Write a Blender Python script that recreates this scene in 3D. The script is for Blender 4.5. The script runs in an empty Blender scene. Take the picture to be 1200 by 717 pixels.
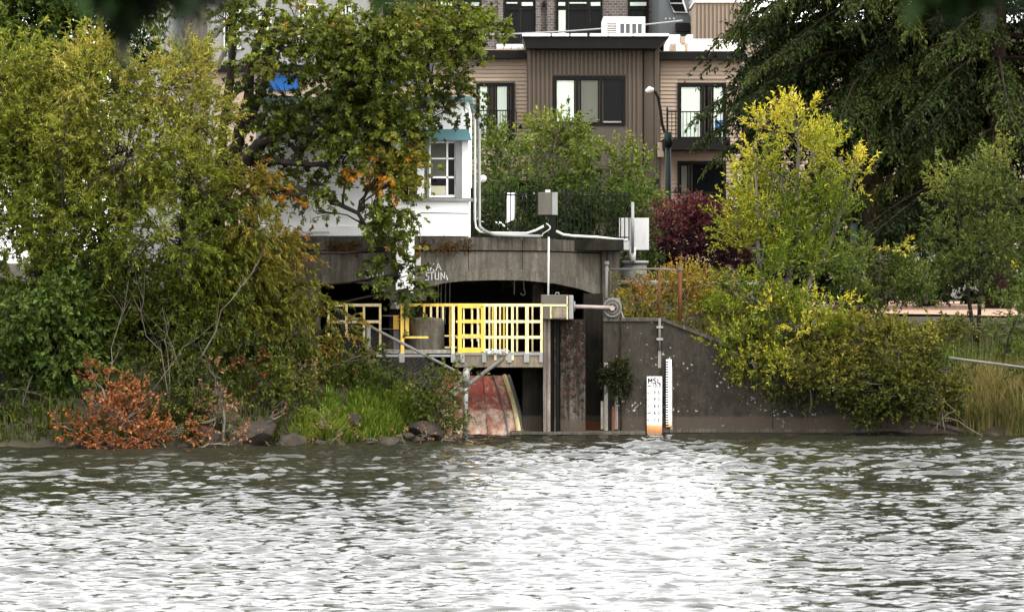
import bpy, math, random
import numpy as np
from mathutils import Vector
random.seed(7)
rng = np.random.default_rng(11)
C = bpy.context.scene.collection
S = bpy.context.scene
# ------------------------------------------------------------------ camera, world, sun, exposure
F, EYE, HOR, W0 = 4320.0, 3.5, 320.0, 1200.0     # focal length in photo pixels, eye height, horizon row
cam = bpy.data.objects.new('camera', bpy.data.cameras.new('camera')); C.objects.link(cam)
cam.location = (0, 0, EYE); cam.rotation_euler = (math.radians(90), 0, 0)
cam.data.sensor_width = 36; cam.data.lens = 36 * F / W0
cam.data.shift_y = -(358.5 - HOR) / W0
cam.data.clip_end = 3000; cam.data.clip_start = 0.2
cam.data.dof.use_dof = True; cam.data.dof.focus_distance = 80; cam.data.dof.aperture_fstop = 5.6
S.camera = cam
S.view_settings.view_transform = 'Standard'; S.view_settings.look = 'None'
S.view_settings.exposure = 0.74; S.view_settings.gamma = 1.0
SUN_EL, SUN_AZ = math.radians(48), math.radians(150)     # sun behind the camera, to the right
w = bpy.data.worlds.new('World'); S.world = w; w.use_nodes = True
nt = w.node_tree; nt.nodes.clear()
out = nt.nodes.new('ShaderNodeOutputWorld'); bg = nt.nodes.new('ShaderNodeBackground')
sky = nt.nodes.new('ShaderNodeTexSky'); sky.sky_type = 'NISHITA'; sky.sun_disc = False
sky.sun_elevation = SUN_EL; sky.sun_rotation = SUN_AZ
tc = nt.nodes.new('ShaderNodeTexCoord'); mp = nt.nodes.new('ShaderNodeMapping'); mp.inputs['Scale'].default_value = (1.2, 1.2, 3.5)
nz = nt.nodes.new('ShaderNodeTexNoise'); nz.inputs['Scale'].default_value = 2.2; nz.inputs['Detail'].default_value = 5
rp = nt.nodes.new('ShaderNodeValToRGB')
rp.color_ramp.elements[0].position = 0.3; rp.color_ramp.elements[0].color = (0.80, 0.81, 0.83, 1)
rp.color_ramp.elements[1].position = 0.7; rp.color_ramp.elements[1].color = (1, 0.99, 0.97, 1)
vm = nt.nodes.new('ShaderNodeVectorMath'); vm.operation = 'SCALE'; vm.inputs['Scale'].default_value = 30.0
mx = nt.nodes.new('ShaderNodeMix'); mx.data_type = 'RGBA'; mx.inputs[0].default_value = 0.93
nt.links.new(tc.outputs['Generated'], mp.inputs['Vector']); nt.links.new(mp.outputs[0], nz.inputs['Vector'])
nt.links.new(nz.outputs['Fac'], rp.inputs[0]); nt.links.new(rp.outputs[0], vm.inputs[0])
nt.links.new(sky.outputs[0], mx.inputs[6]); nt.links.new(vm.outputs[0], mx.inputs[7])
nt.links.new(mx.outputs[2], bg.inputs['Color']); bg.inputs['Strength'].default_value = 0.1
nt.links.new(bg.outputs[0], out.inputs[0])
sun = bpy.data.objects.new('sun', bpy.data.lights.new('sun', 'SUN')); C.objects.link(sun)
sun.data.energy = 1.5; sun.data.angle = math.radians(12); sun.data.color = (1, 0.95, 0.86)
sd = Vector((math.sin(SUN_AZ) * math.cos(SUN_EL), math.cos(SUN_AZ) * math.cos(SUN_EL), math.sin(SUN_EL)))
sun.rotation_euler = sd.to_track_quat('Z', 'Y').to_euler(); sun.location = (20, -20, 60)
S.cycles.max_bounces = 6; S.cycles.diffuse_bounces = 3; S.cycles.glossy_bounces = 3; S.cycles.transmission_bounces = 4

# ------------------------------------------------------------------ helpers
def P(px, py, Y): return Vector(((px - 600) * Y / F, Y, EYE - (py - HOR) * Y / F))
def M_(px, Y): return px * Y / F
def wloc(o):
    v = Vector((0, 0, 0))
    while o is not None: v += o.location; o = o.parent
    return v
def tag(o, label=None, cat=None, group=None, kind=None):
    if label: o['label'] = label
    if cat: o['category'] = cat
    if group: o['group'] = group
    if kind: o['kind'] = kind
    return o
def thing(name, label, cat, loc=(0, 0, 0), group=None):
    o = bpy.data.objects.new(name, None); C.objects.link(o); o.location = loc; o.empty_display_size = 0.3
    return tag(o, label, cat, group)
class MB:
    def __init__(s): s.v = []; s.f = []
    def add(s, vs, fs):
        b = len(s.v); s.v += [tuple(v) for v in vs]; s.f += [tuple(i + b for i in f) for f in fs]; return s
    def box(s, a, b):
        x0, y0, z0 = a; x1, y1, z1 = b
        if x0 > x1: x0, x1 = x1, x0
        if y0 > y1: y0, y1 = y1, y0
        if z0 > z1: z0, z1 = z1, z0
        return s.add([(x0,y0,z0),(x1,y0,z0),(x1,y1,z0),(x0,y1,z0),(x0,y0,z1),(x1,y0,z1),(x1,y1,z1),(x0,y1,z1)],
              [(0,3,2,1),(4,5,6,7),(0,1,5,4),(1,2,6,5),(2,3,7,6),(3,0,4,7)])
    def pbox(s, x0, y0, x1, y1, Y, d):         # rectangle read off the photo, at distance Y, d deep
        a, b = P(x0, y0, Y), P(x1, y1, Y); return s.box((a.x, Y, b.z), (b.x, Y + d, a.z))
    def bar(s, p0, p1, w, h=None):
        h = h or w; p0, p1 = Vector(p0), Vector(p1); d = (p1 - p0).normalized()
        u = d.cross(Vector((0, 1, 0)));  u = Vector((1, 0, 0)) if u.length < 1e-4 else u.normalized()
        v = d.cross(u).normalized(); vs = []
        for p in (p0, p1):
            for a, b in ((-1,-1),(1,-1),(1,1),(-1,1)): vs.append(p + u*a*w/2 + v*b*h/2)
        return s.add(vs, [(0,3,2,1),(4,5,6,7),(0,1,5,4),(1,2,6,5),(2,3,7,6),(3,0,4,7)])
    def tube(s, pts, r, n=6, cap=True):
        pts = [Vector(p) for p in pts]; k = len(pts); rr = r if hasattr(r, '__len__') else [r]*k
        vs = []; fs = []; ref = Vector((0, 0, 1))
        for i, p in enumerate(pts):
            d = (pts[min(i+1, k-1)] - pts[max(i-1, 0)])
            d = d.normalized() if d.length > 1e-9 else Vector((0,0,1))
            u = d.cross(ref)
            if u.length < 0.15: u = d.cross(Vector((1, 0, 0)))
            u.normalize(); v = d.cross(u)
            for j in range(n):
                a = 2*math.pi*j/n; vs.append(p + (u*math.cos(a) + v*math.sin(a))*rr[i])
        for i in range(k-1):
            for j in range(n):
                a = i*n+j; b = i*n+(j+1)%n; fs.append((a, b, b+n, a+n))
        if cap: fs.append(tuple(range(n-1, -1, -1))); fs.append(tuple((k-1)*n+j for j in range(n)))
        return s.add(vs, fs)
    def prism(s, poly, d0, d1, axis='Y'):      # outline in XZ extruded along Y
        n = len(poly); vs = [(x, d0, z) for x, z in poly] + [(x, d1, z) for x, z in poly]
        fs = [tuple(range(n)), tuple(range(2*n-1, n-1, -1))] + [(i, i+n, (i+1)%n+n, (i+1)%n) for i in range(n)]
        return s.add(vs, fs)
    def build(s, name, mat, parent=None, smooth=False, bevel=0, kind=None):
        m = bpy.data.meshes.new(name)
        if parent is not None: off = wloc(parent)
        else:
            a = np.array(s.v); off = Vector(((a[:,0].min()+a[:,0].max())/2, (a[:,1].min()+a[:,1].max())/2, a[:,2].min()))
        m.from_pydata([(x-off.x, y-off.y, z-off.z) for x, y, z in s.v], [], s.f); m.materials.append(mat)
        if smooth: m.polygons.foreach_set('use_smooth', [True]*len(m.polygons))
        o = bpy.data.objects.new(name, m); C.objects.link(o)
        if parent is not None: o.parent = parent
        else: o.location = off
        if bevel:
            b = o.modifiers.new('bevel', 'BEVEL'); b.width = bevel; b.segments = 1; b.limit_method = 'ANGLE'
        if kind: o['kind'] = kind
        return o
def pb(name, mat, parent, x0, y0, x1, y1, Y, d, bevel=0): return MB().pbox(x0, y0, x1, y1, Y, d).build(name, mat, parent, bevel=bevel)
def clone(o, delta=(0, 0, 0), parent=None):
    c = o.copy(); C.objects.link(c); c.parent = parent if parent else o.parent; c.location = o.location + Vector(delta)
    return c
def copy_tree(o, loc=None, parent=None):
    c = o.copy(); C.objects.link(c)
    if parent: c.parent = parent
    if loc is not None: c.location = loc
    for ch in [x for x in bpy.data.objects if x.parent == o]: copy_tree(ch, None, c)
    return c
def np_mesh(name, verts, quads, mat, parent=None, tint=None, smooth=False, kind=None):
    m = bpy.data.meshes.new(name); k = quads.shape[1]
    if parent is not None: off = np.array(wloc(parent))
    else: off = np.array([(verts[:,0].min()+verts[:,0].max())/2, (verts[:,1].min()+verts[:,1].max())/2, verts[:,2].min()])
    m.vertices.add(len(verts)); m.vertices.foreach_set('co', (verts-off).astype(np.float32).ravel())
    m.loops.add(quads.size); m.loops.foreach_set('vertex_index', quads.astype(np.int32).ravel())
    m.polygons.add(len(quads)); m.polygons.foreach_set('loop_start', np.arange(0, quads.size, k, dtype=np.int32))
    m.update(calc_edges=True)
    if tint is not None:
        a = m.attributes.new('tint', 'FLOAT', 'POINT'); a.data.foreach_set('value', tint.astype(np.float32))
    if smooth: m.polygons.foreach_set('use_smooth', np.ones(len(quads), dtype=bool))
    m.materials.append(mat); o = bpy.data.objects.new(name, m); C.objects.link(o)
    if parent is not None: o.parent = parent
    else: o.location = off
    if kind: o['kind'] = kind
    return o

# ------------------------------------------------------------------ materials
MATS = {}
class NB:                                     # tiny node builder
    def __init__(s, name):
        s.m = bpy.data.materials.new(name); s.m.use_nodes = True; s.t = s.m.node_tree
        s.b = s.t.nodes['Principled BSDF']; s.c = s.t.nodes.new('ShaderNodeTexCoord'); MATS[name] = s.m
    def n(s, ty, **k):
        x = s.t.nodes.new(ty)
        for a, v in k.items(): setattr(x, a, v)
        return x
    def l(s, a, b): s.t.links.new(a, b)
    def noise(s, scale, vec=(1,1,1), detail=4, rough=0.55, geo=True):
        mp = s.n('ShaderNodeMapping'); mp.inputs['Scale'].default_value = vec
        if geo:
            g = s.n('ShaderNodeNewGeometry'); s.l(g.outputs['Position'], mp.inputs['Vector'])
        else: s.l(s.c.outputs['Object'], mp.inputs['Vector'])
        x = s.n('ShaderNodeTexNoise'); x.inputs['Scale'].default_value = scale; x.inputs['Detail'].default_value = detail
        x.inputs['Roughness'].default_value = rough; s.l(mp.outputs[0], x.inputs['Vector']); return x.outputs['Fac']
    def ramp(s, fac, stops):
        r = s.n('ShaderNodeValToRGB'); e = r.color_ramp.elements
        while len(e) < len(stops): e.new(0.5)
        for i, (p, c) in enumerate(stops):
            e[i].position = p; e[i].color = (*c, 1) if hasattr(c, '__len__') else (c, c, c, 1)
        s.l(fac, r.inputs[0]); return r.outputs[0]
    def mix(s, fac, a, b, mode='MIX'):
        x = s.n('ShaderNodeMix', data_type='RGBA', blend_type=mode)
        for v, i in ((fac, 0), (a, 6), (b, 7)):
            if hasattr(v, 'is_linked') or hasattr(v, 'links'): s.l(v, x.inputs[i])
            elif i == 0: x.inputs[0].default_value = v
            else: x.inputs[i].default_value = (*v, 1)
        return x.outputs[2]
    def math(s, op, a, b=0.0, clamp=False):
        x = s.n('ShaderNodeMath', operation=op, use_clamp=clamp)
        for v, i in ((a, 0), (b, 1)):
            if hasattr(v, 'links'): s.l(v, x.inputs[i])
            else: x.inputs[i].default_value = v
        return x.outputs[0]
    def pos(s):
        g = s.n('ShaderNodeNewGeometry'); q = s.n('ShaderNodeSeparateXYZ'); s.l(g.outputs['Position'], q.inputs[0]); return q.outputs
    def bump(s, h, st, dist=0.02):
        x = s.n('ShaderNodeBump'); x.inputs['Strength'].default_value = st; x.inputs['Distance'].default_value = dist
        s.l(h, x.inputs['Height']); s.l(x.outputs[0], s.b.inputs['Normal'])
    def done(s, col, rough=0.7, metal=0.0, spec=0.4):
        if hasattr(col, 'links'): s.l(col, s.b.inputs['Base Color'])
        else: s.b.inputs['Base Color'].default_value = (*col, 1)
        if hasattr(rough, 'links'): s.l(rough, s.b.inputs['Roughness'])
        else: s.b.inputs['Roughness'].default_value = rough
        s.b.inputs['Metallic'].default_value = metal; s.b.inputs['Specular IOR Level'].default_value = spec
        return s.m
def dim(c, k=0.85): return tuple(x*k for x in c) if max(c) < .5 else tuple(c)
def paint(name, c, rough=0.6, metal=0, var=0.25, dirt=(0.08,0.065,0.045), dirt_amt=0.3, scale=2.5, stretch=0.35):
    b = NB(name); c = dim(c)
    v = b.ramp(b.noise(scale, (1, 1, stretch), 6), [(0.25, 1 - var), (0.75, 1.0)])
    col = b.mix(1.0, c, v, 'MULTIPLY')
    d = b.ramp(b.noise(scale * 3, (1.5, 1.5, 0.3), 8, 0.7), [(0.52, 0.0), (0.75, dirt_amt)])
    col = b.mix(d, col, dirt); b.bump(b.noise(scale * 12), 0.25, 0.01)
    return b.done(col, rough, metal, 0.12)
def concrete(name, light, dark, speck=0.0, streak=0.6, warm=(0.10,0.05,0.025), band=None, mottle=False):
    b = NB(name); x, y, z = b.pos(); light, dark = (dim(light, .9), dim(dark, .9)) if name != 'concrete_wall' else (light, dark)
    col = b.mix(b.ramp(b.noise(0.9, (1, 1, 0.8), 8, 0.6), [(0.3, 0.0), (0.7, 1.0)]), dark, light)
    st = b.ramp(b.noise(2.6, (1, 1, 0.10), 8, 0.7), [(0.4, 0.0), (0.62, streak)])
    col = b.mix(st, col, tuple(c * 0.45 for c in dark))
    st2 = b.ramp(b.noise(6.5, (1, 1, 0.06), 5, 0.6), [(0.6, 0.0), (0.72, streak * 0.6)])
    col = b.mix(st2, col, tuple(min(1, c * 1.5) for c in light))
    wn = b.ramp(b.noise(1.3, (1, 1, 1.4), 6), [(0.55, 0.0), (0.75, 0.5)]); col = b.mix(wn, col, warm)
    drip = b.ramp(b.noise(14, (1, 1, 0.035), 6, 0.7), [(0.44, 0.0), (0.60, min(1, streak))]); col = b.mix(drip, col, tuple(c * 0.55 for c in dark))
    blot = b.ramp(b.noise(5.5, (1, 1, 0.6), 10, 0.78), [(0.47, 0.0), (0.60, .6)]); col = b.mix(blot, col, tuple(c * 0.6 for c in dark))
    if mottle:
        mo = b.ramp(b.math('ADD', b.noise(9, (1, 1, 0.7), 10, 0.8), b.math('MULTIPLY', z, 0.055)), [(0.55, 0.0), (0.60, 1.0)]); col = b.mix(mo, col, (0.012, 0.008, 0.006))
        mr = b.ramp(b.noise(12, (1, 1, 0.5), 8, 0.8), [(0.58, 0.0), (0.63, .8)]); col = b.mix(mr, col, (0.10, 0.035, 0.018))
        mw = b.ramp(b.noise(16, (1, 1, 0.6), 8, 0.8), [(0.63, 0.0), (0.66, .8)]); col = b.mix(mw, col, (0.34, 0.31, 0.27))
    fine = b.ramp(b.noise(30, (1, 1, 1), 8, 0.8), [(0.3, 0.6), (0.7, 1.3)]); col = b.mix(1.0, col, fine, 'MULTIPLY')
    if speck:
        a = b.noise(1.1, (1, 1, 1), 3); q = b.noise(13, (1, 1, 1), 4, 0.6)
        t = b.ramp(b.math('ADD', b.math('MULTIPLY', a, 0.55), q), [(0.955, 0.0), (0.975, 0.7)])
        col = b.mix(t, col, (0.42, 0.42, 0.38))
    if band:                                 # tide stain left along the waterline
        nb = b.math('MULTIPLY', b.noise(1.5, (1, 1, 0.2), 4), 0.22)
        t = b.ramp(b.math('SUBTRACT', z, nb), [(band - 0.03, 0.75), (band + 0.03, 0.0)]); col = b.mix(t, col, (0.058, 0.044, 0.033))
    b.bump(b.noise(18, (1, 1, 1), 8, 0.7), 0.5, 0.015)
    return b.done(col, 0.9, 0, 0.12)
def leaf_mat(name, stops, rough=0.45, trans=0.35, var=0.35):
    b = NB(name); a = b.n('ShaderNodeAttribute', attribute_name='tint')
    g = b.n('ShaderNodeNewGeometry')
    t = b.math('ADD', a.outputs['Fac'], b.math('MULTIPLY', b.math('SUBTRACT', g.outputs['Random Per Island'], 0.5), 0.22))
    col = b.ramp(t, stops)
    mulv = b.ramp(g.outputs['Random Per Island'], [(0.0, 1 - var), (1.0, 1.0 + var)])
    wn = b.n('ShaderNodeTexWhiteNoise', noise_dimensions='1D'); b.l(g.outputs['Random Per Island'], wn.inputs['W'])
    mul = b.ramp(wn.outputs['Value'], [(0.0, .60 - var), (0.75, .78), (1.0, 1.05)])
    col = b.mix(1.0, col, mul, 'MULTIPLY')
    b.done(col, rough + .05, 0, 0.12)
    tr = b.n('ShaderNodeBsdfTranslucent'); tcol = b.mix(1.0, col, (1.5, 1.35, 0.6), 'MULTIPLY'); b.l(tcol, tr.inputs['Color'])
    ms = b.n('ShaderNodeMixShader'); ms.inputs[0].default_value = trans
    b.l(b.b.outputs[0], ms.inputs[1]); b.l(tr.outputs[0], ms.inputs[2])
    b.l(ms.outputs[0], b.t.nodes['Material Output'].inputs['Surface'])
    return b.m
def glass_mat(name, c, rough=0.06):
    b = NB(name); col = b.mix(b.ramp(b.noise(0.7, (1,1,1), 3), [(0.3, 0.0), (0.7, 1.0)]), tuple(k*0.6 for k in c), c)
    b.bump(b.noise(0.8), 0.1, 0.05); return b.done(col, rough, 0, 0.06)

CON_FACE = concrete('concrete_face', (0.20, 0.18, 0.145), (0.095, 0.085, 0.066), 0.0, 0.6)
CON_CORN = concrete('concrete_cornice', (0.15, 0.135, 0.11), (0.065, 0.058, 0.045), 0.0, 0.7)
CON_WALL = concrete('concrete_wall', (0.055, 0.048, 0.038), (0.026, 0.022, 0.017), 1.0, 0.28, (0.05,0.04,0.028), 0.28)
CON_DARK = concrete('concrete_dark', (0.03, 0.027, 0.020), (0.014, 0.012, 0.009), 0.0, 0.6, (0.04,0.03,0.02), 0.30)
CON_MOT = concrete('concrete_mottled', (0.17, 0.15, 0.115), (0.035, 0.028, 0.022), 0.0, 0.9, (0.05,0.02,0.012), 0.22, True)
CON_PALE = concrete('concrete_pale', (0.42, 0.40, 0.35), (0.22, 0.20, 0.17), 0.0, 0.5)
WHITE = paint('white_wall_paint', (0.88, 0.88, 0.87), 0.6, 0, 0.04, (0.6,0.57,0.5), 0.2, 1.2)
WHITE2 = paint('white_metal', (0.50, 0.495, 0.47), 0.5, 0, 0.2, (0.35,0.3,0.24), 0.35, 3)
TEAL = paint('teal_trim', (0.16, 0.33, 0.36), 0.5, 0, 0.2, (0.3,0.33,0.3), 0.3)
GREYM = paint('galvanised_steel', (0.30, 0.30, 0.29), 0.45, 0.35, 0.3, (0.14,0.10,0.07), 0.45, 5)
GREYD = paint('weathered_grey', (0.17, 0.165, 0.15), 0.6, 0.1, 0.4, (0.08,0.06,0.04), 0.5, 5)
BOXG = paint('box_grey', (0.12, 0.11, 0.09), 0.55, 0.0, 0.3, (0.10,0.08,0.06), 0.5, 4)
BLACKM = paint('black_metal', (0.004, 0.004, 0.004), 0.6, 0.0, 0.2, (0.02,0.018,0.015), 0.2, 4)
DKGREEN = paint('dark_green_paint', (0.003, 0.010, 0.0085), 0.4, 0.1, 0.2)
YEL = paint('safety_yellow', (0.66, 0.45, 0.09), 0.55, 0, 0.35, (0.16,0.09,0.04), 0.9, 7)
CREAM = paint('faded_yellow', (0.74, 0.62, 0.33), 0.6, 0, 0.3, (0.16,0.09,0.04), 0.95, 7)
ORANGE = paint('deep_yellow', (0.70, 0.40, 0.06), 0.5, 0, 0.2, (0.35,0.18,0.06), 0.6, 6)
RUST = paint('rusty_steel', (0.16, 0.06, 0.03), 0.85, 0, 0.5, (0.06,0.03,0.02), 0.7, 6)
TIMB = concrete('weathered_timber', (0.42, 0.37, 0.32), (0.2, 0.16, 0.13), 0.0, 0.8, (0.12,0.05,0.03))
TAN = concrete('tan_beam', (0.30, 0.24, 0.16), (0.17, 0.15, 0.115), 0.0, 0.5, (0.20,0.11,0.05))
SHAFT = paint('pinkish_shaft', (0.42, 0.34, 0.31), 0.5, 0.1, 0.3, (0.12,0.05,0.04), 0.6, 4)
BARK = concrete('bark', (0.05, 0.038, 0.029), (0.022, 0.017, 0.013), 0.0, 0.7, (0.05,0.055,0.025))
BARKP = concrete('pale_bark', (0.22, 0.19, 0.15), (0.10, 0.085, 0.065), 0.0, 0.5, (0.09,0.09,0.04))
BARKR = concrete('conifer_bark', (0.075, 0.045, 0.032), (0.03, 0.02, 0.015), 0.0, 0.9, (0.04,0.02,0.012))
ROCKM = concrete('rock', (0.075, 0.058, 0.046), (0.03, 0.024, 0.019), 0.0, 0.3, (0.06,0.06,0.03))
BLUE = paint('blue_paint', (0.012, 0.09, 0.30), 0.5)
ROOFM = paint('roof_membrane', (0.78, 0.76, 0.72), 0.6, 0, 0.12, (0.3,0.27,0.22), 0.35, 2)
SIDEB = paint('beige_siding', (0.355, 0.275, 0.205), 0.65, 0, 0.12, (0.25,0.19,0.15), 0.3, 1.0)
SIDEN = paint('brown_metal_siding', (0.10, 0.077, 0.058), 0.5, 0.1, 0.12, (0.09,0.07,0.055), 0.3, 0.8)
TRIMD = paint('dark_brown_trim', (0.0045, 0.004, 0.0038), 0.6, 0.0, 0.15, (0.02,0.016,0.013), 0.25)
PANELB = paint('brown_panel', (0.07, 0.058, 0.048), 0.5, 0, 0.1)
GLASSD = glass_mat('dark_glass', (0.004, 0.0045, 0.005))
CURT = paint('pale_curtain', (0.46, 0.52, 0.45), 0.8, 0, 0.1, (0.3,0.33,0.28), 0.2)
CURTD = paint('dim_curtain', (0.12, 0.125, 0.10), 0.8, 0, 0.2)
GREYB = paint('slate_cladding', (0.085, 0.095, 0.10), 0.6, 0, 0.12)
STUC = paint('grey_stucco', (0.24, 0.235, 0.225), 0.8, 0, 0.15)
ASPH = paint('asphalt', (0.05, 0.05, 0.05), 0.9, 0, 0.3)
CARW = paint('car_white', (0.70, 0.70, 0.71), 0.2, 0, 0.03, (0.5,0.5,0.5), 0.05)
MIDG = paint('mid_grey', (0.10, 0.105, 0.105), 0.6)
REDP = paint('red_plastic', (0.40, 0.03, 0.02), 0.35)
YSIGN = paint('yellow_sign', (0.75, 0.62, 0.02), 0.5)
b = NB('brick'); bt = b.n('ShaderNodeTexBrick'); mp_ = b.n('ShaderNodeMapping'); mp_.inputs['Rotation'].default_value = (math.radians(90), 0, 0)
b.l(b.c.outputs['Object'], mp_.inputs[0]); b.l(mp_.outputs[0], bt.inputs['Vector'])
bt.inputs['Scale'].default_value = 2.2; bt.inputs['Color1'].default_value = (0.105, 0.08, 0.068, 1); bt.inputs['Color2'].default_value = (0.05, 0.042, 0.038, 1)
bt.inputs['Mortar'].default_value = (0.19, 0.175, 0.16, 1); bt.inputs['Mortar Size'].default_value = 0.022
BRICK = b.done(bt.outputs['Color'], 0.85)
# red gate skin: paint worn off in vertical runs, rust and lime below
b = NB('worn_red_gate'); x, y, z = b.pos()
red = b.mix(b.ramp(b.noise(1.8, (1,1,0.5), 6), [(0.35,0.0),(0.7,1.0)]), (0.28,0.06,0.045), (0.36,0.13,0.075))
low = b.mix(b.ramp(b.noise(3.5, (1,1,0.5), 8, 0.7), [(0.42,0.0),(0.58,1.0)]), (0.30,0.11,0.065), (0.52,0.42,0.32))
edge = b.math('ADD', z, b.math('MULTIPLY', b.noise(3.0, (1,1,0.3), 4), 0.25))
col = b.mix(b.ramp(edge, [(0.62, 0.0), (0.66, 1.0)]), low, red)
run = b.ramp(b.noise(7, (1,1,0.05), 6, 0.7), [(0.50,0.0),(0.62,0.55)]); col = b.mix(run, col, (0.50,0.42,0.35))
run2 = b.ramp(b.noise(4.3, (1,1,0.10), 6, 0.7), [(0.53,0.0),(0.63,0.7)]); col = b.mix(run2, col, (0.10,0.045,0.03))
b.bump(b.noise(12, (1,1,0.2), 6), 0.4, 0.02); GATE = b.done(col, 0.6)
# gauge plate: white enamel, rusty stain near the waterline
b = NB('gauge_enamel'); x, y, z = b.pos()
e = b.math('ADD', z, b.math('MULTIPLY', b.noise(9, (1,1,0.3), 5), 0.16))
st = b.ramp(e, [(0.16, (0.30,0.12,0.04)), (0.27, (0.50,0.26,0.09)), (0.36, (0.74,0.70,0.62)), (0.5, (0.78,0.78,0.76))]); GAUGE = b.done(st, 0.45)
# earth
b = NB('earth'); col = b.ramp(b.noise(0.8, (1,1,1), 8, 0.65), [(0.3, (0.018,0.014,0.008)), (0.5, (0.032,0.027,0.013)), (0.7, (0.06,0.042,0.024))])
b.bump(b.noise(7, (1,1,1), 8, 0.7), 0.9, 0.08); EARTH = b.done(col, 0.95)
b = NB('dry_verge'); col = b.ramp(b.noise(3, (1,1,1), 8, 0.65), [(0.3, (0.22,0.12,0.08)), (0.7, (0.36,0.23,0.16))]); b.bump(b.noise(14), 0.9, 0.05); DRY = b.done(col, 0.95)
# water
b = NB('lake_water')
h1 = b.noise(14.0, (0.5, 1.0, 1), 3, 0.5); b.bump(h1, 0.6, 0.010)
wc = b.ramp(b.noise(0.10, (1, 1, 1), 4), [(0.3, (0.011, 0.012, 0.008)), (0.7, (0.018, 0.017, 0.011))])
b.b.inputs['IOR'].default_value = 1.333; WATER = b.done(wc, 0.04, 0, 0.5)

# ------------------------------------------------------------------ ground, water
def interp(x, pts):
    xs, ys = zip(*pts); return np.interp(x, xs, ys)
def sstep(a, b, x):
    t = np.clip((x - a) / (b - a), 0, 1); return t * t * (3 - 2 * t)
def fbm(X, Y, s, seed):
    r = np.random.default_rng(seed); z = np.zeros_like(X)
    for k in range(14):
        a = r.uniform(0, 6.283); f = s * r.uniform(0.6, 3.0); z += np.sin((X*math.cos(a) + Y*math.sin(a))*f + r.uniform(0, 6.28)) / (f/s)
    return z / 8
SHORE = [(-900, 72), (0, 73.4), (120, 73.2), (250, 73.8), (360, 74.6), (440, 75.0), (500, 76.0), (545, 77.4), (560, 79.2), (640, 79.9), (1060, 79.9), (1150, 79.0), (1200, 78.7), (1500, 78), (2400, 76)]
def ground_z(X, Y):
    px = 600 + X * F / 80.0
    ys = interp(px, SHORE)
    bank = interp(px, [(-900, 3.4), (0, 3.1), (220, 2.9), (330, 2.3), (430, 1.5), (500, 1.15), (530, 0.6), (556, -1.3), (700, -1.3), (706, -1.3), (710, 2.3), (775, 2.25), (890, 1.45), (1060, 0.25), (1120, 0.3), (1200, 0.7), (1500, 1.5)])
    back = interp(px, [(-900, 3.9), (300, 3.6), (735, 3.4), (860, 3.2), (960, 2.7), (1060, 2.5), (2400, 2.5)])
    z = -1.3 + (bank + 1.3) * sstep(-2.6, 5.0, Y - ys)
    z = np.where((px > 706) & (px < 1120) & (Y > 80.1), bank, z)
    z = np.where(px > 1120, -1.3 + (bank + 1.3) * sstep(-1.2, 1.6, Y - ys), z)
    under = (px > 332) & (px < 704)
    dip = sstep(78.9, 79.7, Y) * under
    z = z * (1 - dip) + (-1.4) * dip
    up = sstep(81.0, 86.5, Y); z = np.where(under, np.where(Y > 92.5, back, z), z * (1 - up) + back * up)
    rough = fbm(X, Y, 1.3, 3) * 0.35 * sstep(0, 2, Y - ys) * (1 - sstep(84, 90, Y))
    return z + np.where(under & (Y > 79), 0, rough)
def sheet(name, xs, ys, zf, mat):
    X, Y = np.meshgrid(xs, ys); Z = zf(X, Y); v = np.stack([X, Y, Z], -1).reshape(-1, 3); nx, ny = len(xs), len(ys)
    i = np.arange(nx-1)[None, :] + (np.arange(ny-1) * nx)[:, None]; i = i.ravel()
    return np_mesh(name, v, np.stack([i, i+1, i+nx+1, i+nx], 1), mat, None, None, True)
gx = np.concatenate([[-2500, -600, -150, -60, -35], np.arange(-22, 22.1, 0.2), [35, 60, 150, 600, 2500]])
gy = np.concatenate([[-40, 20, 50, 64], np.arange(70, 96.1, 0.2), [100, 110, 130, 170, 250, 600, 2500]])
tag(sheet('ground', gx, gy, ground_z, EARTH), kind='structure')
waves = []
wr = np.random.default_rng(5)
for k in range(90):
    lam = 0.10 * (4.2 ** wr.random()); th = math.radians(90 + wr.normal(0, 27)); kk = 2*math.pi/lam
    waves.append((kk*math.cos(th), kk*math.sin(th), wr.uniform(0, 6.28), 0.0335 * lam / math.sqrt(45) * 1.35))
for k in range(36):
    lam = 0.42 * (2.8 ** wr.random()); th = math.radians(90 + wr.normal(0, 16)); kk = 2*math.pi/lam
    waves.append((kk*math.cos(th), kk*math.sin(th), wr.uniform(0, 6.28), 0.0019 * lam))
def water_z(X, Y):
    z = np.zeros_like(X)
    for i, (a, bq, ph, am) in enumerate(waves):
        z += am * (1 if i < 90 else 1 + 1.9*sstep(54, 68, Y)) * np.sin(a*X + bq*Y + ph)
    z = z + 0.1*np.abs(z)                                     # sharper crests
    gust = 0.97 + 0.22 * fbm(X*0.5, Y*0.25, 0.9, 9)
    calm = 1 + 0.35 * sstep(56, 70, Y) - 0.35 * sstep(76, 80, Y)
    fade = sstep(-24, -20, X) * (1 - sstep(20, 24, X)) * sstep(24, 30, Y)
    return z * gust * calm * fade
wx = np.concatenate([[-2500, -400, -80, -40], np.concatenate([np.arange(-24, -12, .4), np.arange(-12, 12, 0.11), np.arange(12, 24, .4)]), [40, 80, 400, 2500]])
wy = np.concatenate([[-1500, -300, -60, 0, 15], np.concatenate([np.arange(24, 36, .2), np.arange(36, 58, 0.05), np.arange(58, 80.9, 0.08)]), [83, 93, 97]])
tag(sheet('lake_water', wx, wy, water_z, WATER), kind='structure')

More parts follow.
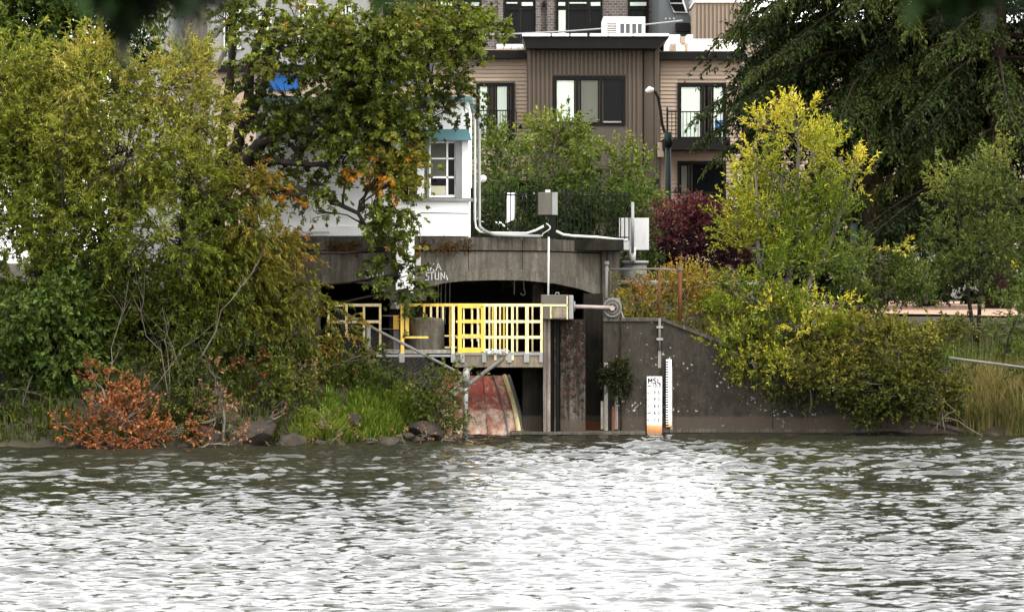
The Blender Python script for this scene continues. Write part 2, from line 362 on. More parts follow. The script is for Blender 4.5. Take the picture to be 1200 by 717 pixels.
# street and pavement behind the dam
o = MB().box((-300, 96, 3.30), (5.5, 108, 3.46)).build('road', ASPH); tag(o, kind='structure')
o = MB().box((-300, 108.01, 3.3), (5.5, 111, 3.60)).build('pavement', CON_PALE); tag(o, kind='structure')
o = sheet('dry_verge', np.arange(8, 40, 0.5), np.arange(86.5, 124, 0.5), lambda X, Y: ground_z(X, Y) + 0.05 + 0.05*fbm(X, Y, 2, 4), DRY); tag(o, kind='structure')

# ------------------------------------------------------------------ dam
def planY(px): return 80.0 + (0 if px < 620 else 2.2 * ((px - 620) / 107.0) ** 2)
def topy(px): return float(interp(px, [(235, 277), (550, 278), (640, 279.5), (700, 284), (727, 289)]))
def archy(px): return float(interp(px, [(235, 425), (374, 425), (375, 334), (385, 331), (410, 330), (435, 333), (456, 345), (457, 352), (499, 352), (500, 337), (520, 331), (545, 328.5), (580, 327.5), (615, 328), (650, 331.5), (680, 338), (705, 347), (706, 376), (727, 376)]))
dam = thing('dam', 'weathered grey concrete dam with wide low arches and a spillway gate at the lake edge', 'dam', (0, 80, 0))
def strip_wall(pxs, y0f, y1f, dY0, dY1, name, mat, parent):
    m = MB(); ring = []
    for px in pxs:
        Y = planY(px); a = P(px, y0f(px), Y + dY0); bb = P(px, y1f(px), Y + dY0)
        sx = a.x; ring.append([(sx, Y+dY0, a.z), (sx, Y+dY1, a.z), (sx, Y+dY1, bb.z), (sx, Y+dY0, bb.z)])
    vs = [p for r in ring for p in r]; fs = []
    for i in range(len(ring)-1):
        for j in range(4): a = i*4+j; c = i*4+(j+1)%4; fs.append((a, c, c+4, a+4))
    fs.append((3, 2, 1, 0)); k = (len(ring)-1)*4; fs.append((k, k+1, k+2, k+3))
    return m.add(vs, fs).build(name, mat, parent)
segs = [235, 330, 387, 486, 549, 612, 704.5]
for a, c in zip(segs[:-1], segs[1:]):
    pts = sorted(set([a + 0.35, c - 0.35] + [p for p in list(range(int(a)+4, int(c)-2, 7)) + [374, 375, 456, 457, 499, 500] if a + 1 < p < c - 1]))
    strip_wall(pts, lambda p: 294.5 + (topy(p)-278)*0.5, archy, 0.0, 0.5, 'wall_panel', CON_FACE, dam)
    strip_wall([a + 0.3] + list(range(int(a)+8, int(c)-6, 12)) + [c - 0.3], topy, lambda p: 293 + (topy(p)-278)*0.5, -0.05, 0.55, 'cornice', CON_CORN, dam)
    strip_wall([a + 0.3, (a+c)/2, c - 0.3], lambda p: 293 + (topy(p)-278)*0.5, lambda p: 294.5 + (topy(p)-278)*0.5, 0.04, 0.4, 'joint', CON_DARK, dam)
# arch ring, a proud band that follows the arch
strip_wall(list(range(502, 704, 7)) + [703], lambda p: archy(p) - 12, lambda p: archy(p) + 0.6, -0.045, 0.4, 'arch_ring', CON_FACE, dam)
strip_wall(list(range(377, 456, 7)), lambda p: archy(p) - 12, lambda p: archy(p) + 0.6, -0.045, 0.4, 'arch_ring', CON_FACE, dam)
# rounded end with pilasters
for a, c, d in ((705, 711, 0.0), (711.6, 718, 0.08), (718.6, 726, 0.16)):
    strip_wall([a, c], topy, lambda p: 375, d-0.06, d + 0.6, 'pilaster', CON_CORN, dam)
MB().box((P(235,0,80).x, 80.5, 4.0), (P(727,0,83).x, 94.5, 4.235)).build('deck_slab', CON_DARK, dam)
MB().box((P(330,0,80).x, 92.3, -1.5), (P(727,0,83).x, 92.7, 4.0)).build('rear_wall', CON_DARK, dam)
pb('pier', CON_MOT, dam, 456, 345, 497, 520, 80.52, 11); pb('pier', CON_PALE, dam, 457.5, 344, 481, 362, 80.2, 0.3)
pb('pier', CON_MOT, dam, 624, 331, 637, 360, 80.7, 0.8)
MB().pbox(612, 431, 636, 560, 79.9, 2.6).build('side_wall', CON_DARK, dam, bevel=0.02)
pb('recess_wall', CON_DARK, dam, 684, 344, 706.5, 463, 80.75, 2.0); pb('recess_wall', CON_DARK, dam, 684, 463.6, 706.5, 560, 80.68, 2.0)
MB().pbox(656, 375, 686, 560, 79.55, 1.3).build('buttress', CON_MOT, dam, bevel=0.02)
MB().pbox(598, 506, 757, 509.5, 79.25, 0.8).build('sill', CON_CORN, dam, bevel=0.01)
# wing wall: panels with open joints, coping on top
def wy_(p): return float(interp(p, [(706, 375), (775, 375), (778, 375.5), (890, 419), (1060, 487), (1152, 511)]))
wing = thing('wing_wall', 'long dark concrete wing wall sloping down to the right into the lake', 'retaining wall', P(860, 509, 80))
for k, (a, c) in enumerate(((706.8, 726.6), (727.4, 774.6), (775.2, 905), (905.6, 1040), (1040.6, 1152))):
    ks = sorted({a, c, *[p for p in (775, 778, 890, 1060) if a < p < c]})
    poly = [(P(p, 0, 80).x, P(p, wy_(p), 80).z) for p in ks] + [(P(c,0,80).x, -1.6), (P(a,0,80).x, -1.6)]
    MB().prism(poly, 79.98 + 0.006*(k % 2), 80.4).build('wall_panel', CON_WALL, wing)
    for p, q in zip(ks[:-1], ks[1:]):
        m = MB(); A, B = P(p, wy_(p)-1.2, 80), P(q, wy_(q)-1.2, 80)
        m.prism([(A.x, A.z-0.045), (B.x, B.z-0.045), (B.x, B.z+0.03), (A.x, A.z+0.03)], 79.93, 80.44).build('coping', CON_CORN, wing)
MB().pbox(757, 502.5, 1070, 506.5, 79.94, 0.04).build('waterline_ledge', CON_CORN, wing)
# rusty stain patch at the buttress foot, laid on as an added thin sheet
pb('rust_stain', RUST, dam, 668, 494, 707, 507, 80.62, 0.05)
# radial gate
g = thing('spillway_gate', 'curved red steel spillway gate, paint streaked with rust and lime, under the walkway', 'sluice gate', P(570, 506, 80.1))
m = MB(); vs = []; fs = []; N = 14
for i in range(N+1):
    t = i/N; py = 440 + 76*t; Y = 81.1 - 1.25*math.sin(t*1.35); xr = 591 + 18*t + 3*math.sin(t*3)
    a, c = P(476, py, Y), P(xr, py, Y)
    for q in range(9): v = a.lerp(c, q/8); vs.append(v)
for i in range(N):
    for q in range(8): k = i*9+q; fs.append((k, k+9, k+10, k+1))
m.add(vs, fs); sk = m.build('skin_plate', GATE, g, True); sm = sk.modifiers.new('thick', 'SOLIDIFY'); sm.thickness = 0.04
for off, wd in ((0, .05), (5, .035), (-13, .02)):
    pts = []
    for i in range(N+1):
        t = i/N; py = 440 + 76*t; Y = 81.06 - 1.25*math.sin(t*1.35); pts.append(P(591 + off + 18*t + 3*math.sin(t*3), py, Y))
    MB().tube(pts, wd, 5).build('edge_seal', CREAM if off == 0 else GREYM, g)
for xx in (500, 541, 566):
    pts = []
    for i in range(N+1):
        t = i/N; py = 440 + 76*t; Y = 81.08 - 1.25*math.sin(t*1.35); pts.append(P(xx + 7*t, py, Y))
    MB().tube(pts, 0.015, 4).build('rib', GATE, g)
# hoist cables and hook in the arch
h = thing('hoist', 'pale hoist cables hanging in the dark arch above the yellow rail', 'hoist', P(520, 330, 84))
for xx, yy in ((513, 372), (516.5, 372), (521.5, 380), (526.5, 380)): MB().tube([P(xx + 1, 322, 83.5), P(xx, yy, 83.5)], 0.012, 5).build('cable', WHITE2, h)
hk = [P(612.5, 322, 82)] + [P(613 - 0 + 2.6*math.sin(a), 343 - 2.8*math.cos(a), 82) for a in np.linspace(0.6, 4.6, 9)]
MB().tube(hk, 0.014, 5).build('hook', WHITE2, h)

# timber guide beside the buttress
tg = thing('timber_guide', 'weathered upright timber guide against the mottled concrete buttress', 'timber post', P(644, 508, 79.4))
for a, c, mt, Y in ((636.5, 640.5, TIMB, 79.3), (641, 645, TIMB, 79.34), (645.4, 649, TRIMD, 79.46), (649.3, 651.3, CON_MOT, 79.38), (651.6, 655, TRIMD, 79.5)):
    pb('plank_or_slot', mt, tg, a, 372 + (a-636)*0.2, c, 520, Y, 0.3, 0.006)  # near-black strips are the dark slots, their shade put into the colour
# gear housing, shaft and bearing
gh = thing('gear_housing', 'grey metal gear housing with yellow edging on top of the timber guide', 'machine box', P(653, 374, 79.2))
MB().pbox(634, 345.5, 666, 374, 79.1, 0.55).build('casing', BOXG, gh, bevel=0.012)
MB().pbox(666.2, 346, 672, 374, 79.16, 0.5).build('end_cover', GREYM, gh, bevel=0.012)
for r in ((636, 356.5, 665, 359), (644.5, 359.3, 646.3, 373), (664, 347, 665.4, 374)): pb('edging', CREAM, gh, *r, 79.085, 0.02)
pb('window_panel', TAN, gh, 647, 360, 663.5, 372.5, 79.09, 0.02)
MB().tube([P(651,345,79.3), P(651,343,79.3), P(655,343,79.3), P(655,345,79.3)], 0.012, 5).build('lifting_eye', GREYM, gh)
sh = thing('drive_shaft', 'pinkish drive shaft running from the gear housing to the round bearing', 'shaft', P(695, 359, 79.5))
MB().tube([P(672.5, 359, 79.45), P(674, 359, 79.45)], 0.11, 12).build('coupling', GREYM, sh)
MB().tube([P(672.5, 359, 79.45), P(718, 360.5, 79.9)], 0.042, 10).build('shaft', SHAFT, sh, True)
be = thing('bearing', 'round grey bearing wheel bolted to the right end of the arch', 'bearing', P(718, 373, 79.95))
def ring_mb(c, R, r, n=20):
    return MB().tube([c + Vector((R*math.cos(a), 0, R*math.sin(a))) for a in np.linspace(0, 2*math.pi, n+1)], r, 6, False)
cc = P(717.5, 361, 79.9)
ring_mb(cc, 0.185, 0.03).build('rim', GREYD, be, True); ring_mb(cc, 0.115, 0.022).build('inner_rim', GREYD, be, True)
MB().tube([cc + Vector((0,0.12,0)), cc + Vector((0,-0.08,0))], 0.055, 10).build('hub', SHAFT, be)
for k in range(5):
    a = k*2*math.pi/5 + .3; MB().tube([cc, cc + Vector((0.18*math.cos(a), 0, 0.18*math.sin(a)))], 0.013, 5).build('spoke', GREYD, be)
MB().pbox(709, 349, 727, 373, 80.02, 0.08).build('back_plate', GREYD, be)
MB().tube([P(724, 352, 79.95), P(730, 372, 79.95), P(735, 374, 79.95)], 0.02, 5).build('bracket', GREYM, be)
vp = thing('vent_pipe', 'upright grey pipe with a knobbed top above the round bearing', 'pipe', P(710, 350, 79.95))
MB().tube([P(710.5, 350, 80.0), P(711, 310, 80.4)], 0.035, 8).build('pipe', GREYD, vp, True)
for yy in (308, 316): MB().tube([P(711, yy+2, 80.38), P(711, yy-2, 80.38)], 0.055, 8).build('knob', GREYD, vp)

# ------------------------------------------------------------------ walkway and its railings
wk = thing('walkway', 'narrow service walkway with yellow guard rails on a tan beam, below the dam arch', 'walkway', P(550, 430, 78.9))
def vpost(name, mat, parent, px, y0, y1, Y, w): a = P(px, y0, Y); c = P(px, y1, Y); return MB().box((a.x-w/2, Y-w/2, c.z), (a.x+w/2, Y+w/2, a.z)).build(name, mat, parent, bevel=0.004)
def hrail(name, mat, parent, x0, x1, y, Y, w, y2=None):
    a = P(x0, y, Y); c = P(x1, y if y2 is None else y2, Y); return MB().bar(a, c, w, w).build(name, mat, parent, bevel=0.004)
MB().pbox(533, 416.5, 636, 430.5, 78.85, 0.12).build('fascia_beam', TAN, wk, bevel=0.01)
MB().pbox(534, 413, 636, 416, 78.83, 1.15).build('floor_plate', GREYM, wk)
MB().pbox(534, 418, 637, 430, 79.85, 0.12).build('rear_beam', TAN, wk)
MB().pbox(450, 410, 532.5, 414, 78.9, 1.0).build('floor_plate', CON_PALE, wk)
hrail('kick_rail', GREYM, wk, 441, 533, 416.8, 78.85, 0.05)
FY, RY = 78.86, 79.9
for y in (357.6, 376.8, 395.2):                 # faded front rails to the right
    hrail('rail', CREAM, wk, 567, 635, y, FY, 0.062); hrail('rail', CREAM, wk, 534, 634, y, RY, 0.05)
hrail('rail', YEL, wk, 470, 567, 357.4, FY, 0.062); hrail('rail', YEL, wk, 502, 567, 357.8, RY, 0.05)
hrail('rail', YEL, wk, 473, 502, 395.3, FY + .05, 0.045)
for px, w_ in ((567.5, .05), (580.5, .055), (594, .04), (600.5, .055), (617.5, .075), (634.5, .05)): vpost('post', CREAM, wk, px, 358, 422, FY, w_)
for px in (573.5, 577.5, 586, 590.5, 606, 624): vpost('post', YEL if px in (577.5, 590.5) else CREAM, wk, px, 358, 413, RY, 0.04)
for px in (497, 505, 512.5, 519, 553, 560): vpost('post', YEL if px in (497, 553) else CREAM, wk, px, 358, 400 if px > 515 else 373, RY, 0.045)
vpost('post', YEL, wk, 471.5, 356, 423, FY, 0.075); vpost('post', CREAM, wk, 531, 358, 424, FY, 0.065); vpost('post', YEL, wk, 527.5, 358, 408, FY+.1, 0.04)
pb('side_panel', YEL, wk, 474.5, 360, 478.8, 393, FY+0.02, 0.5)
for y in (393.5, 407): hrail('rail', CREAM, wk, 521, 535, y, FY + .3, 0.035)
for px, w_ in ((471, 6), (531, 5), (542, 5), (567.5, 5), (597, 5), (617, 6), (634, 4)):      # feet bolted on the fascia
    pb('bracket', GREYM, wk, px - w_/2, 414, px + w_/2, 424.5, 78.80, 0.045)
gt = MB().pbox(536.5, 357.2, 541.2, 414, FY-.05, 0.05).build('gate', ORANGE, wk)
for r in ((563.5, 360, 567.2, 412), (541.4, 407.2, 563.3, 413.4), (541.4, 374.5, 563.3, 378.6), (541.4, 391.5, 563.3, 395), (541.4, 358, 563.3, 361)): pb('gate_bar', ORANGE if r[1] > 400 or r[0] > 560 else YEL, gt, *r, FY-.052, 0.045)
vpost('gate_bar', CREAM, gt, 543.5, 361.5, 407, FY, 0.03); vpost('gate_bar', CREAM, gt, 553.5, 361.5, 407, FY, 0.03); vpost('gate_bar', CREAM, gt, 561, 361.5, 407, FY, 0.03)
for a, c in (((526, 463, 78.5), (560, 420, 79.0)), ((519, 473, 78.4), (589, 420, 78.85))):
    MB().tube([P(*a), P(*c)], 0.042, 8).build('brace', GREYD, wk)
nb_ = MB()
for k in range(34):
    x = 568 + random.uniform(0, 24); nb_.tube([P(x, 410 + random.uniform(-1.5, 3), 78.75), P(x + random.uniform(2, 6), 412 + random.uniform(-2, 3), 78.72)], 0.012, 4)
tag(nb_.build('rope', WHITE2), 'tangle of white rope lying on the walkway right of the yellow gate', 'rope')
lr = thing('guard_rail', 'faded cream two-bar guard rail at the left arch, half hidden by the bank', 'railing', P(420, 410, 79.5))
for y in (357.5, 377): hrail('rail', CREAM, lr, 384, 447, y, 79.6, 0.06)
for px in (385, 406, 426.5, 445.5): vpost('post', CREAM, lr, px, 359, 410 if px > 430 else 395, 79.6, 0.05)
for y in (370, 385.5): hrail('wire', GREYD, lr, 448, 470, y, 79.6, 0.02)
MB().pbox(461, 369.5, 467.5, 386, 79.35, 0.15).build('yellow_box', ORANGE)
tag(bpy.data.objects['yellow_box'], 'small orange-yellow box on the rail between cream and yellow railings', 'box')
vpost('post', GREYD, lr, 464.5, 387, 422, 79.45, 0.12)
# old concrete drum on the walkway
d = MB(); cen = P(500, 0, 79.45); R = M_(20.5, 79.45); vs = []; prof = [(412, .93), (404, 1), (385, 1.0), (377, .99), (373.5, .9), (372.5, .5), (372.3, 0.01)]
for y, k in prof:
    for j in range(20): a = 2*math.pi*j/20; vs.append((cen.x + R*k*math.cos(a)*(1+.02*math.sin(3*a)), cen.y + R*k*.9*math.sin(a), P(0, y + .8*math.sin(2*a), 79.45).z))
d.add(vs, [(i*20+j, (i+1)*20+j, (i+1)*20+(j+1)%20, i*20+(j+1)%20) for i in range(len(prof)-1) for j in range(20)])
tag(d.build('concrete_drum', CON_FACE, None, True), 'squat mossy concrete drum behind the yellow rail, left of the gate', 'drum')

# ------------------------------------------------------------------ things on the dam top
eb = thing('electrical_box', 'grey metal control box on a black post on top of the dam', 'control box', P(643, 278, 80.2))
MB().pbox(630.5, 225.5, 646.5, 252, 80.1, 0.3).build('casing', BOXG, eb, bevel=0.01); MB().pbox(646.8, 225.5, 653.5, 252, 80.12, 0.28).build('door', GREYM, eb, bevel=0.006)
pb('post', BLACKM, eb, 643.5, 252, 651.2, 278, 80.15, 0.16); pb('post', BLACKM, eb, 636, 252, 639, 262, 80.2, 0.08); pb('cap', WHITE2, eb, 639, 222.5, 645, 225.4, 80.2, 0.12)
lp = [P(640 + 5*math.sin(t*5), 262 + 15*t, 79.95 + .03*math.cos(7*t)) for t in np.linspace(0, 1, 9)]
MB().tube(lp, 0.014, 5).build('cable', WHITE2, eb)
dp = MB().tube([P(643, 278, 79.85), P(642.5, 346, 79.5)], 0.022, 8).build('down_pipe', WHITE2, None, True); tag(dp, 'thin white pipe running down the arch from control box to gear housing', 'pipe')
def cond(name, label, pts, r, mat=WHITE2):
    o = MB().tube([P(*p) for p in pts], r, 8).build(name, mat, None, True); return tag(o, label, 'conduit')
cond('conduit', 'white conduit dropping beside the white gatehouse, then along the dam edge to the control box', [(556.5,140,80.2),(556.5,258,80.2),(558,267,80.1),(563,272,80.0),(575,273,79.9),(617,273.5,79.9),(628,270,79.9),(637,265,79.95)], 0.027)
cond('conduit', 'grey conduit standing right beside the white one at the gatehouse corner', [(561.5,134,80.25),(561.5,256,80.25),(562.5,266,80.1),(568,271,79.95),(580,275.5,79.85),(634,277,79.85)], 0.036, GREYM)
cond('conduit', 'white conduit running right from the control box along the curved dam edge', [(652,271,79.95),(660,275,79.9),(672,276.5,79.95),(700,278,80.6),(735,282,81.8)], 0.028)
cond('conduit', 'short white conduit end lying lowest at the right tip of the dam edge', [(697,282.5,80.7),(712,286,81.2),(729,289,81.8)], 0.022)
def picket_fence(label, x0, x1, ytop, Y0, Y1, base, sp, top=True):
    A = P(x0, ytop, Y0); B = P(x1, ytop, Y1)
    f = thing('picket_fence', label, 'fence', (A.x, Y0, base)); n = int((B.x - A.x) / sp); h0 = A.z - base
    pk = None
    for i in range(n+1):
        t = i/n; x = A.x + (B.x-A.x)*t; y = Y0 + (Y1-Y0)*t
        if pk is None:
            pk = MB().box((x-.012, y-.008, base), (x+.012, y+.008, A.z)).build('picket', BLACKM, f); x00, y00 = x, y
        else: clone(pk, (x-x00, y-y00, 0))
    for zz in (base+0.08, A.z-0.12): MB().bar((A.x, Y0, zz), (B.x, Y1, zz), 0.03).build('rail', BLACKM, f)
    for k in range(0, n+1, 22):
        t = k/n; x = A.x + (B.x-A.x)*t; y = Y0 + (Y1-Y0)*t; MB().box((x-.03, y-.03, base), (x+.03, y+.03, A.z+0.03)).build('post', BLACKM, f)
    return f
picket_fence('black metal picket fence on the dam top between gatehouse and control box and beyond', 553, 737, 222, 82.6, 84.2, 4.235, 0.095)
picket_fence('black metal picket fence at the left, seen below the maple branches', 262, 384, 238, 81.8, 81.8, 4.235, 0.095)
tag(MB().pbox(268, 271.5, 386, 274, 79.9, 0.12).build('edge_trim', WHITE2), 'thin white metal trim along the dam edge under the left fence', 'edge trim')
# square sign seen from behind
sg = thing('road_sign', 'blank back of a square white sign on a grey post right of the dam end', 'sign', P(741, 306, 84.5))
MB().pbox(725.5, 255.5, 760.5, 293, 84.5, 0.02).build('plate', paint('sign_back', (.50,.50,.49), .5), sg, bevel=0.006); MB().tube([P(741.5, 237, 84.42), P(741.5, 296, 84.42)], 0.035, 8).build('post', GREYM, sg, True)
MB().tube([P(741.5, 290, 84.5), P(741.5, 306, 84.5)], 0.07, 8).build('sleeve', WHITE2, sg, True)
ub = thing('utility_cabinet', 'low grey-green utility cabinet with rounded lid below the white sign', 'cabinet', P(743, 340, 84.6))
MB().tube([P(743, 342, 84.9), P(743, 309, 84.9)], [0.30, 0.30], 14).build('body', GREYD, ub, True); MB().tube([P(743, 309, 84.9), P(743, 305.5, 84.9)], 0.34, 14).build('lid', GREYM, ub, True)
# rusty posts with a thin top rail
rf = thing('pipe_fence', 'rusty brown pipe posts with a thin top rail on the wing wall', 'fence', P(772, 375, 80.2))
for px, w_, y0 in ((772.5, .03, 315), (797, .045, 317)): MB().tube([P(px, y0, 80.25), P(px, 377, 80.25)], w_, 7).build('post', RUST, rf, True)
MB().tube([P(712, 315.5, 80.5), P(772, 315, 80.25), P(797, 317, 80.25)], 0.022, 6).build('rail', GREYD, rf, True)
MB().tube([P(797, 313, 80.25), P(797, 316.5, 80.25)], 0.06, 7).build('cap', GREYD, rf)
gr = thing('street_rail', 'long grey pipe rail on black posts behind the shrubs above the wing wall', 'guard rail', P(800, 352, 84))
MB().tube([P(727, 332, 84), P(888, 334.5, 84)], 0.075, 8).build('rail', GREYM, gr, True)
for px in (731, 755, 782, 801, 823, 845.5, 868): pb('post', BLACKM, gr, px-1.7, 336.5, px+1.7, 354, 84, 0.06)
for px in (801, 823, 868): MB().tube([P(px-1.5, 333.2, 84), P(px+1.5, 333.2, 84)], 0.095, 8).build('clamp', GREYM, gr)
hr = MB().tube([P(812 + 8*math.cos(a), 381 - 9*math.sin(a), 80.9) for a in np.linspace(0, math.pi, 9)] , 0.02, 6).build('hoop', GREYD, None, True); tag(hr, 'small grey pipe hoop behind the sloping top of the wing wall', 'pipe hoop')
pp = thing('wall_pipe', 'short grey pipe clamped upright to the wing wall above the gauges', 'pipe', P(773, 410, 79.95))
MB().tube([P(773, 373, 79.93), P(773, 410, 79.93)], 0.032, 8).build('pipe', GREYD, pp, True)
for y in (382, 396): pb('clamp', GREYM, pp, 769.5, y, 777, y+2.6, 79.88, 0.1)
pb('stain_board', CON_PALE, pp, 771.2, 411, 774.8, 431, 79.965, 0.02)
rail2 = MB().tube([P(1112, 419, 78.6), P(1130, 421.5, 78.5), P(1290, 442, 78.2)], 0.028, 7).build('hand_rail', GREYD, None, True); tag(rail2, 'grey pipe handrail sloping right through the dry grass at the right edge', 'handrail')

# gauges with lettering
def text_part(txt, size, c, mat, parent, name='numeral'):
    cu = bpy.data.curves.new('t', 'FONT'); cu.body = txt; cu.size = size; cu.align_x = 'CENTER'; cu.align_y = 'CENTER'; cu.extrude = 0.001; cu.offset = size*0.022; cu.space_character = 1.14
    t = bpy.data.objects.new('t', cu); C.objects.link(t); bpy.context.view_layer.update()
    me = bpy.data.meshes.new_from_object(t.evaluated_get(bpy.context.evaluated_depsgraph_get())); bpy.data.objects.remove(t)
    me.name = name; me.materials.clear(); me.materials.append(mat); o = bpy.data.objects.new(name, me); C.objects.link(o); o.parent = parent
    o.rotation_euler = (math.radians(90), 0, 0); o.location = Vector(c) - wloc(parent); return o
SPRAY = paint('spray_paint', (0.62, 0.62, 0.60), 0.8, 0, 0.4, (0.16,0.145,0.12), 0.95, 9)
INK = paint('black_ink', (0.015, 0.015, 0.018), 0.6)
gy_ = thing('water_gauge', 'white water level board lettered MSL with rusty foot, on the wing wall', 'gauge', P(767, 508, 79.9))
MB().pbox(758.2, 441, 775.8, 511, 79.88, 0.05).build('board', GAUGE, gy_)
for st in ([(760,449.2),(760,443),(762,446.8),(764,443),(764,449.2)], [(769,443.8),(768,443),(766.2,443.4),(766,445),(768.8,447),(768.6,448.7),(767,449.2),(765.6,448.4)], [(771,443),(771,449),(774.4,449)]):
    lm = MB()
    for a, c in zip(st[:-1], st[1:]): lm.bar(P(*a, 79.872), P(*c, 79.872), .024, .003)
    lm.build('letter', INK, gy_)
for k, tx in enumerate(('10.0', '9.5', '9.0', '8.5', '8.0', '7.5')):
    y = 452 + k*8.0; text_part(tx, 0.10, P(769.5, y, 79.875), INK, gy_)
    pb('tick', INK, gy_, 758.6, y-.5, 763.4 if k % 2 == 0 else 760.8, y+.5, 79.874, 0.004)
g2 = thing('staff_gauge', 'narrow white toothed staff gauge beside the MSL board', 'gauge', P(783, 500, 79.9))
MB().pbox(780.5, 421, 787, 500, 79.88, 0.05).build('staff', GAUGE, g2); pb('backing', TIMB, g2, 785.5, 429, 788.5, 503, 79.93, 0.04)
for k in range(26): pb('tick', INK, g2, 779.6, 423.2 + k*2.95, 783.4, 424.6 + k*2.95, 79.872, 0.008)

# alarm box and cable on the arch, graffiti
al = thing('alarm_box', 'small grey alarm box with a red lamp on the arch face', 'alarm', P(490, 313, 79.9))
MB().pbox(486.8, 301, 493, 311.5, 79.86, 0.1).build('casing', WHITE2, al, bevel=0.01); MB().tube([P(489.5, 300.8, 79.9), P(489.5, 298, 79.9), P(489.5, 295.5, 79.9)], [0.055, 0.05, 0.02], 10).build('lamp', REDP, al, True)
cond('wire', 'dark cable hanging from the gatehouse wall down to the alarm box', [(549,250.3,80.2),(495,249.5,80.2),(489.5,251,80.1),(488.5,257,80.0),(491.5,268,79.98),(493,280,79.9),(492,301,79.9)], 0.012, GREYD)
def strokes(name, lst, Y, wd, label):
    m = MB()
    for st in lst:
        for a, c in zip(st[:-1], st[1:]):
            A, B = P(a[0], a[1], Y), P(c[0], c[1], Y); dd = (B-A); L = dd.length
            if L < 1e-5: continue
            dd /= L; n = Vector((-dd.z, 0, dd.x))*wd/2; e = dd*wd*0.35
            m.add([A-n-e, B-n+e, B+n+e, A+n-e], [(0,1,2,3)])
    return m.build(name, SPRAY, dam)
strokes('graffiti', [[(497,317),(499.5,309),(502,317)],[(498,314.5),(501.5,314)],[(504.5,309),(504.5,317)],[(508.5,309),(504.5,313),(509,317.5)],[(511,317),(513.5,308.5),(517,316.5)],[(512,313.5),(516,313)],
   [(503,319.5),(499.5,320),(499.5,323),(502.5,324),(502,328),(498.5,328)],[(506,319),(506,328)],[(504,319.5),(508,319)],[(510,319),(510,327),(514,327.5),(514,319)],[(517,328),(516.5,319),(521,327),(521,319)],[(523,323),(524.5,328)]], 79.935, 0.017, '')
strokes('graffiti', [[(434,318),(430,317),(429,325),(433,326),(434,322)],[(437,318),(437,327)],[(435,318),(440,318)],[(442,318),(442,326),(446,326),(446,318)],[(449,319),(449,328),(453,328)]], 79.94, 0.02, '')
strokes('graffiti', [[(462,352),(466,362),(470,350)],[(474,350),(474,360)]], 79.9, 0.02, '')

# ------------------------------------------------------------------ white gatehouse
gh_ = thing('gatehouse', 'white painted gatehouse with teal awning standing on the dam left of centre', 'building', P(500, 276, 81))
GY = 80.35
for r, n in (((300, 118, 496.5, 276), 'wall'), ((541.5, 165, 548.5, 232), 'pilaster'), ((496.7, 118, 549.5, 152), 'wall'), ((496.7, 236, 549.3, 276), 'wall')): pb(n, WHITE, gh_, *r, GY, 0.35)
pb('pilaster', WHITE, gh_, 489, 165, 497, 232, GY-.06, 0.1)
pb('plinth', WHITE, gh_, 300, 265, 551, 276.5, GY-.06, 0.08)
MB().box((P(300,0,GY).x, GY+.36, 4.24), (P(549.3,0,GY).x, 86.5, P(0,119,GY).z)).build('core', WHITE, gh_)
MB().box((P(300,0,GY).x-.1, GY-.12, P(0,118,GY).z), (P(551,0,GY).x+.05, 86.6, P(0,114,GY).z)).build('roof_edge', TEAL, gh_)
pb('ledge', GREYM, gh_, 478, 232.3, 559, 235.8, GY-.12, 0.5)
a = MB(); A, B = P(503, 152, GY), P(549.5, 165, GY)
a.prism([(A.x, A.z), (B.x, A.z), (B.x + .06, B.z), (A.x - .1, B.z)], GY-.22, GY).build('awning', TEAL, gh_)
wn = pb('window', GREYM, gh_, 534.2, 165.2, 541.3, 232, GY+.02, 0.2); pb('jamb', GREYM, wn, 500.5, 165.2, 503, 232, GY+.02, 0.2)
for r in ((503, 165.5, 534, 168), (503, 228.5, 534, 231.5), (523, 168, 525.2, 228.4), (503, 185.2, 534, 186.8), (503, 206.8, 534, 209), (503.1, 168, 504.8, 228.4), (532.6, 168, 534, 228.4)): pb('sash_bar', WHITE, wn, *r, GY+.1, 0.05)
pb('pane', GLASSD, wn, 504.8, 168, 523, 228.4, GY+.125, 0.01); pb('pane', GLASSD, wn, 525.2, 168, 532.6, 228.4, GY+.127, 0.01)
pb('blind', CURTD, wn, 505, 168, 522.8, 207, GY+.12, 0.004); pb('blind', paint('cream_paper', (.55,.53,.38), .8), wn, 505, 218, 522.5, 228, GY+.12, 0.004)
wn2 = pb('window', GREYM, gh_, 470, 165, 488.8, 232, GY-.01, 0.1)
pb('pane', GLASSD, wn2, 472, 168, 487, 229, GY-.02, 0.01); pb('sash_bar', WHITE, wn2, 478.5, 168, 480, 229, GY-.03, 0.02); pb('sash_bar', WHITE, wn2, 472, 207, 487, 209, GY-.034, 0.02)
pb('painted_pier', WHITE, dam, 464, 276.8, 485.5, 343, 79.9, 0.09)
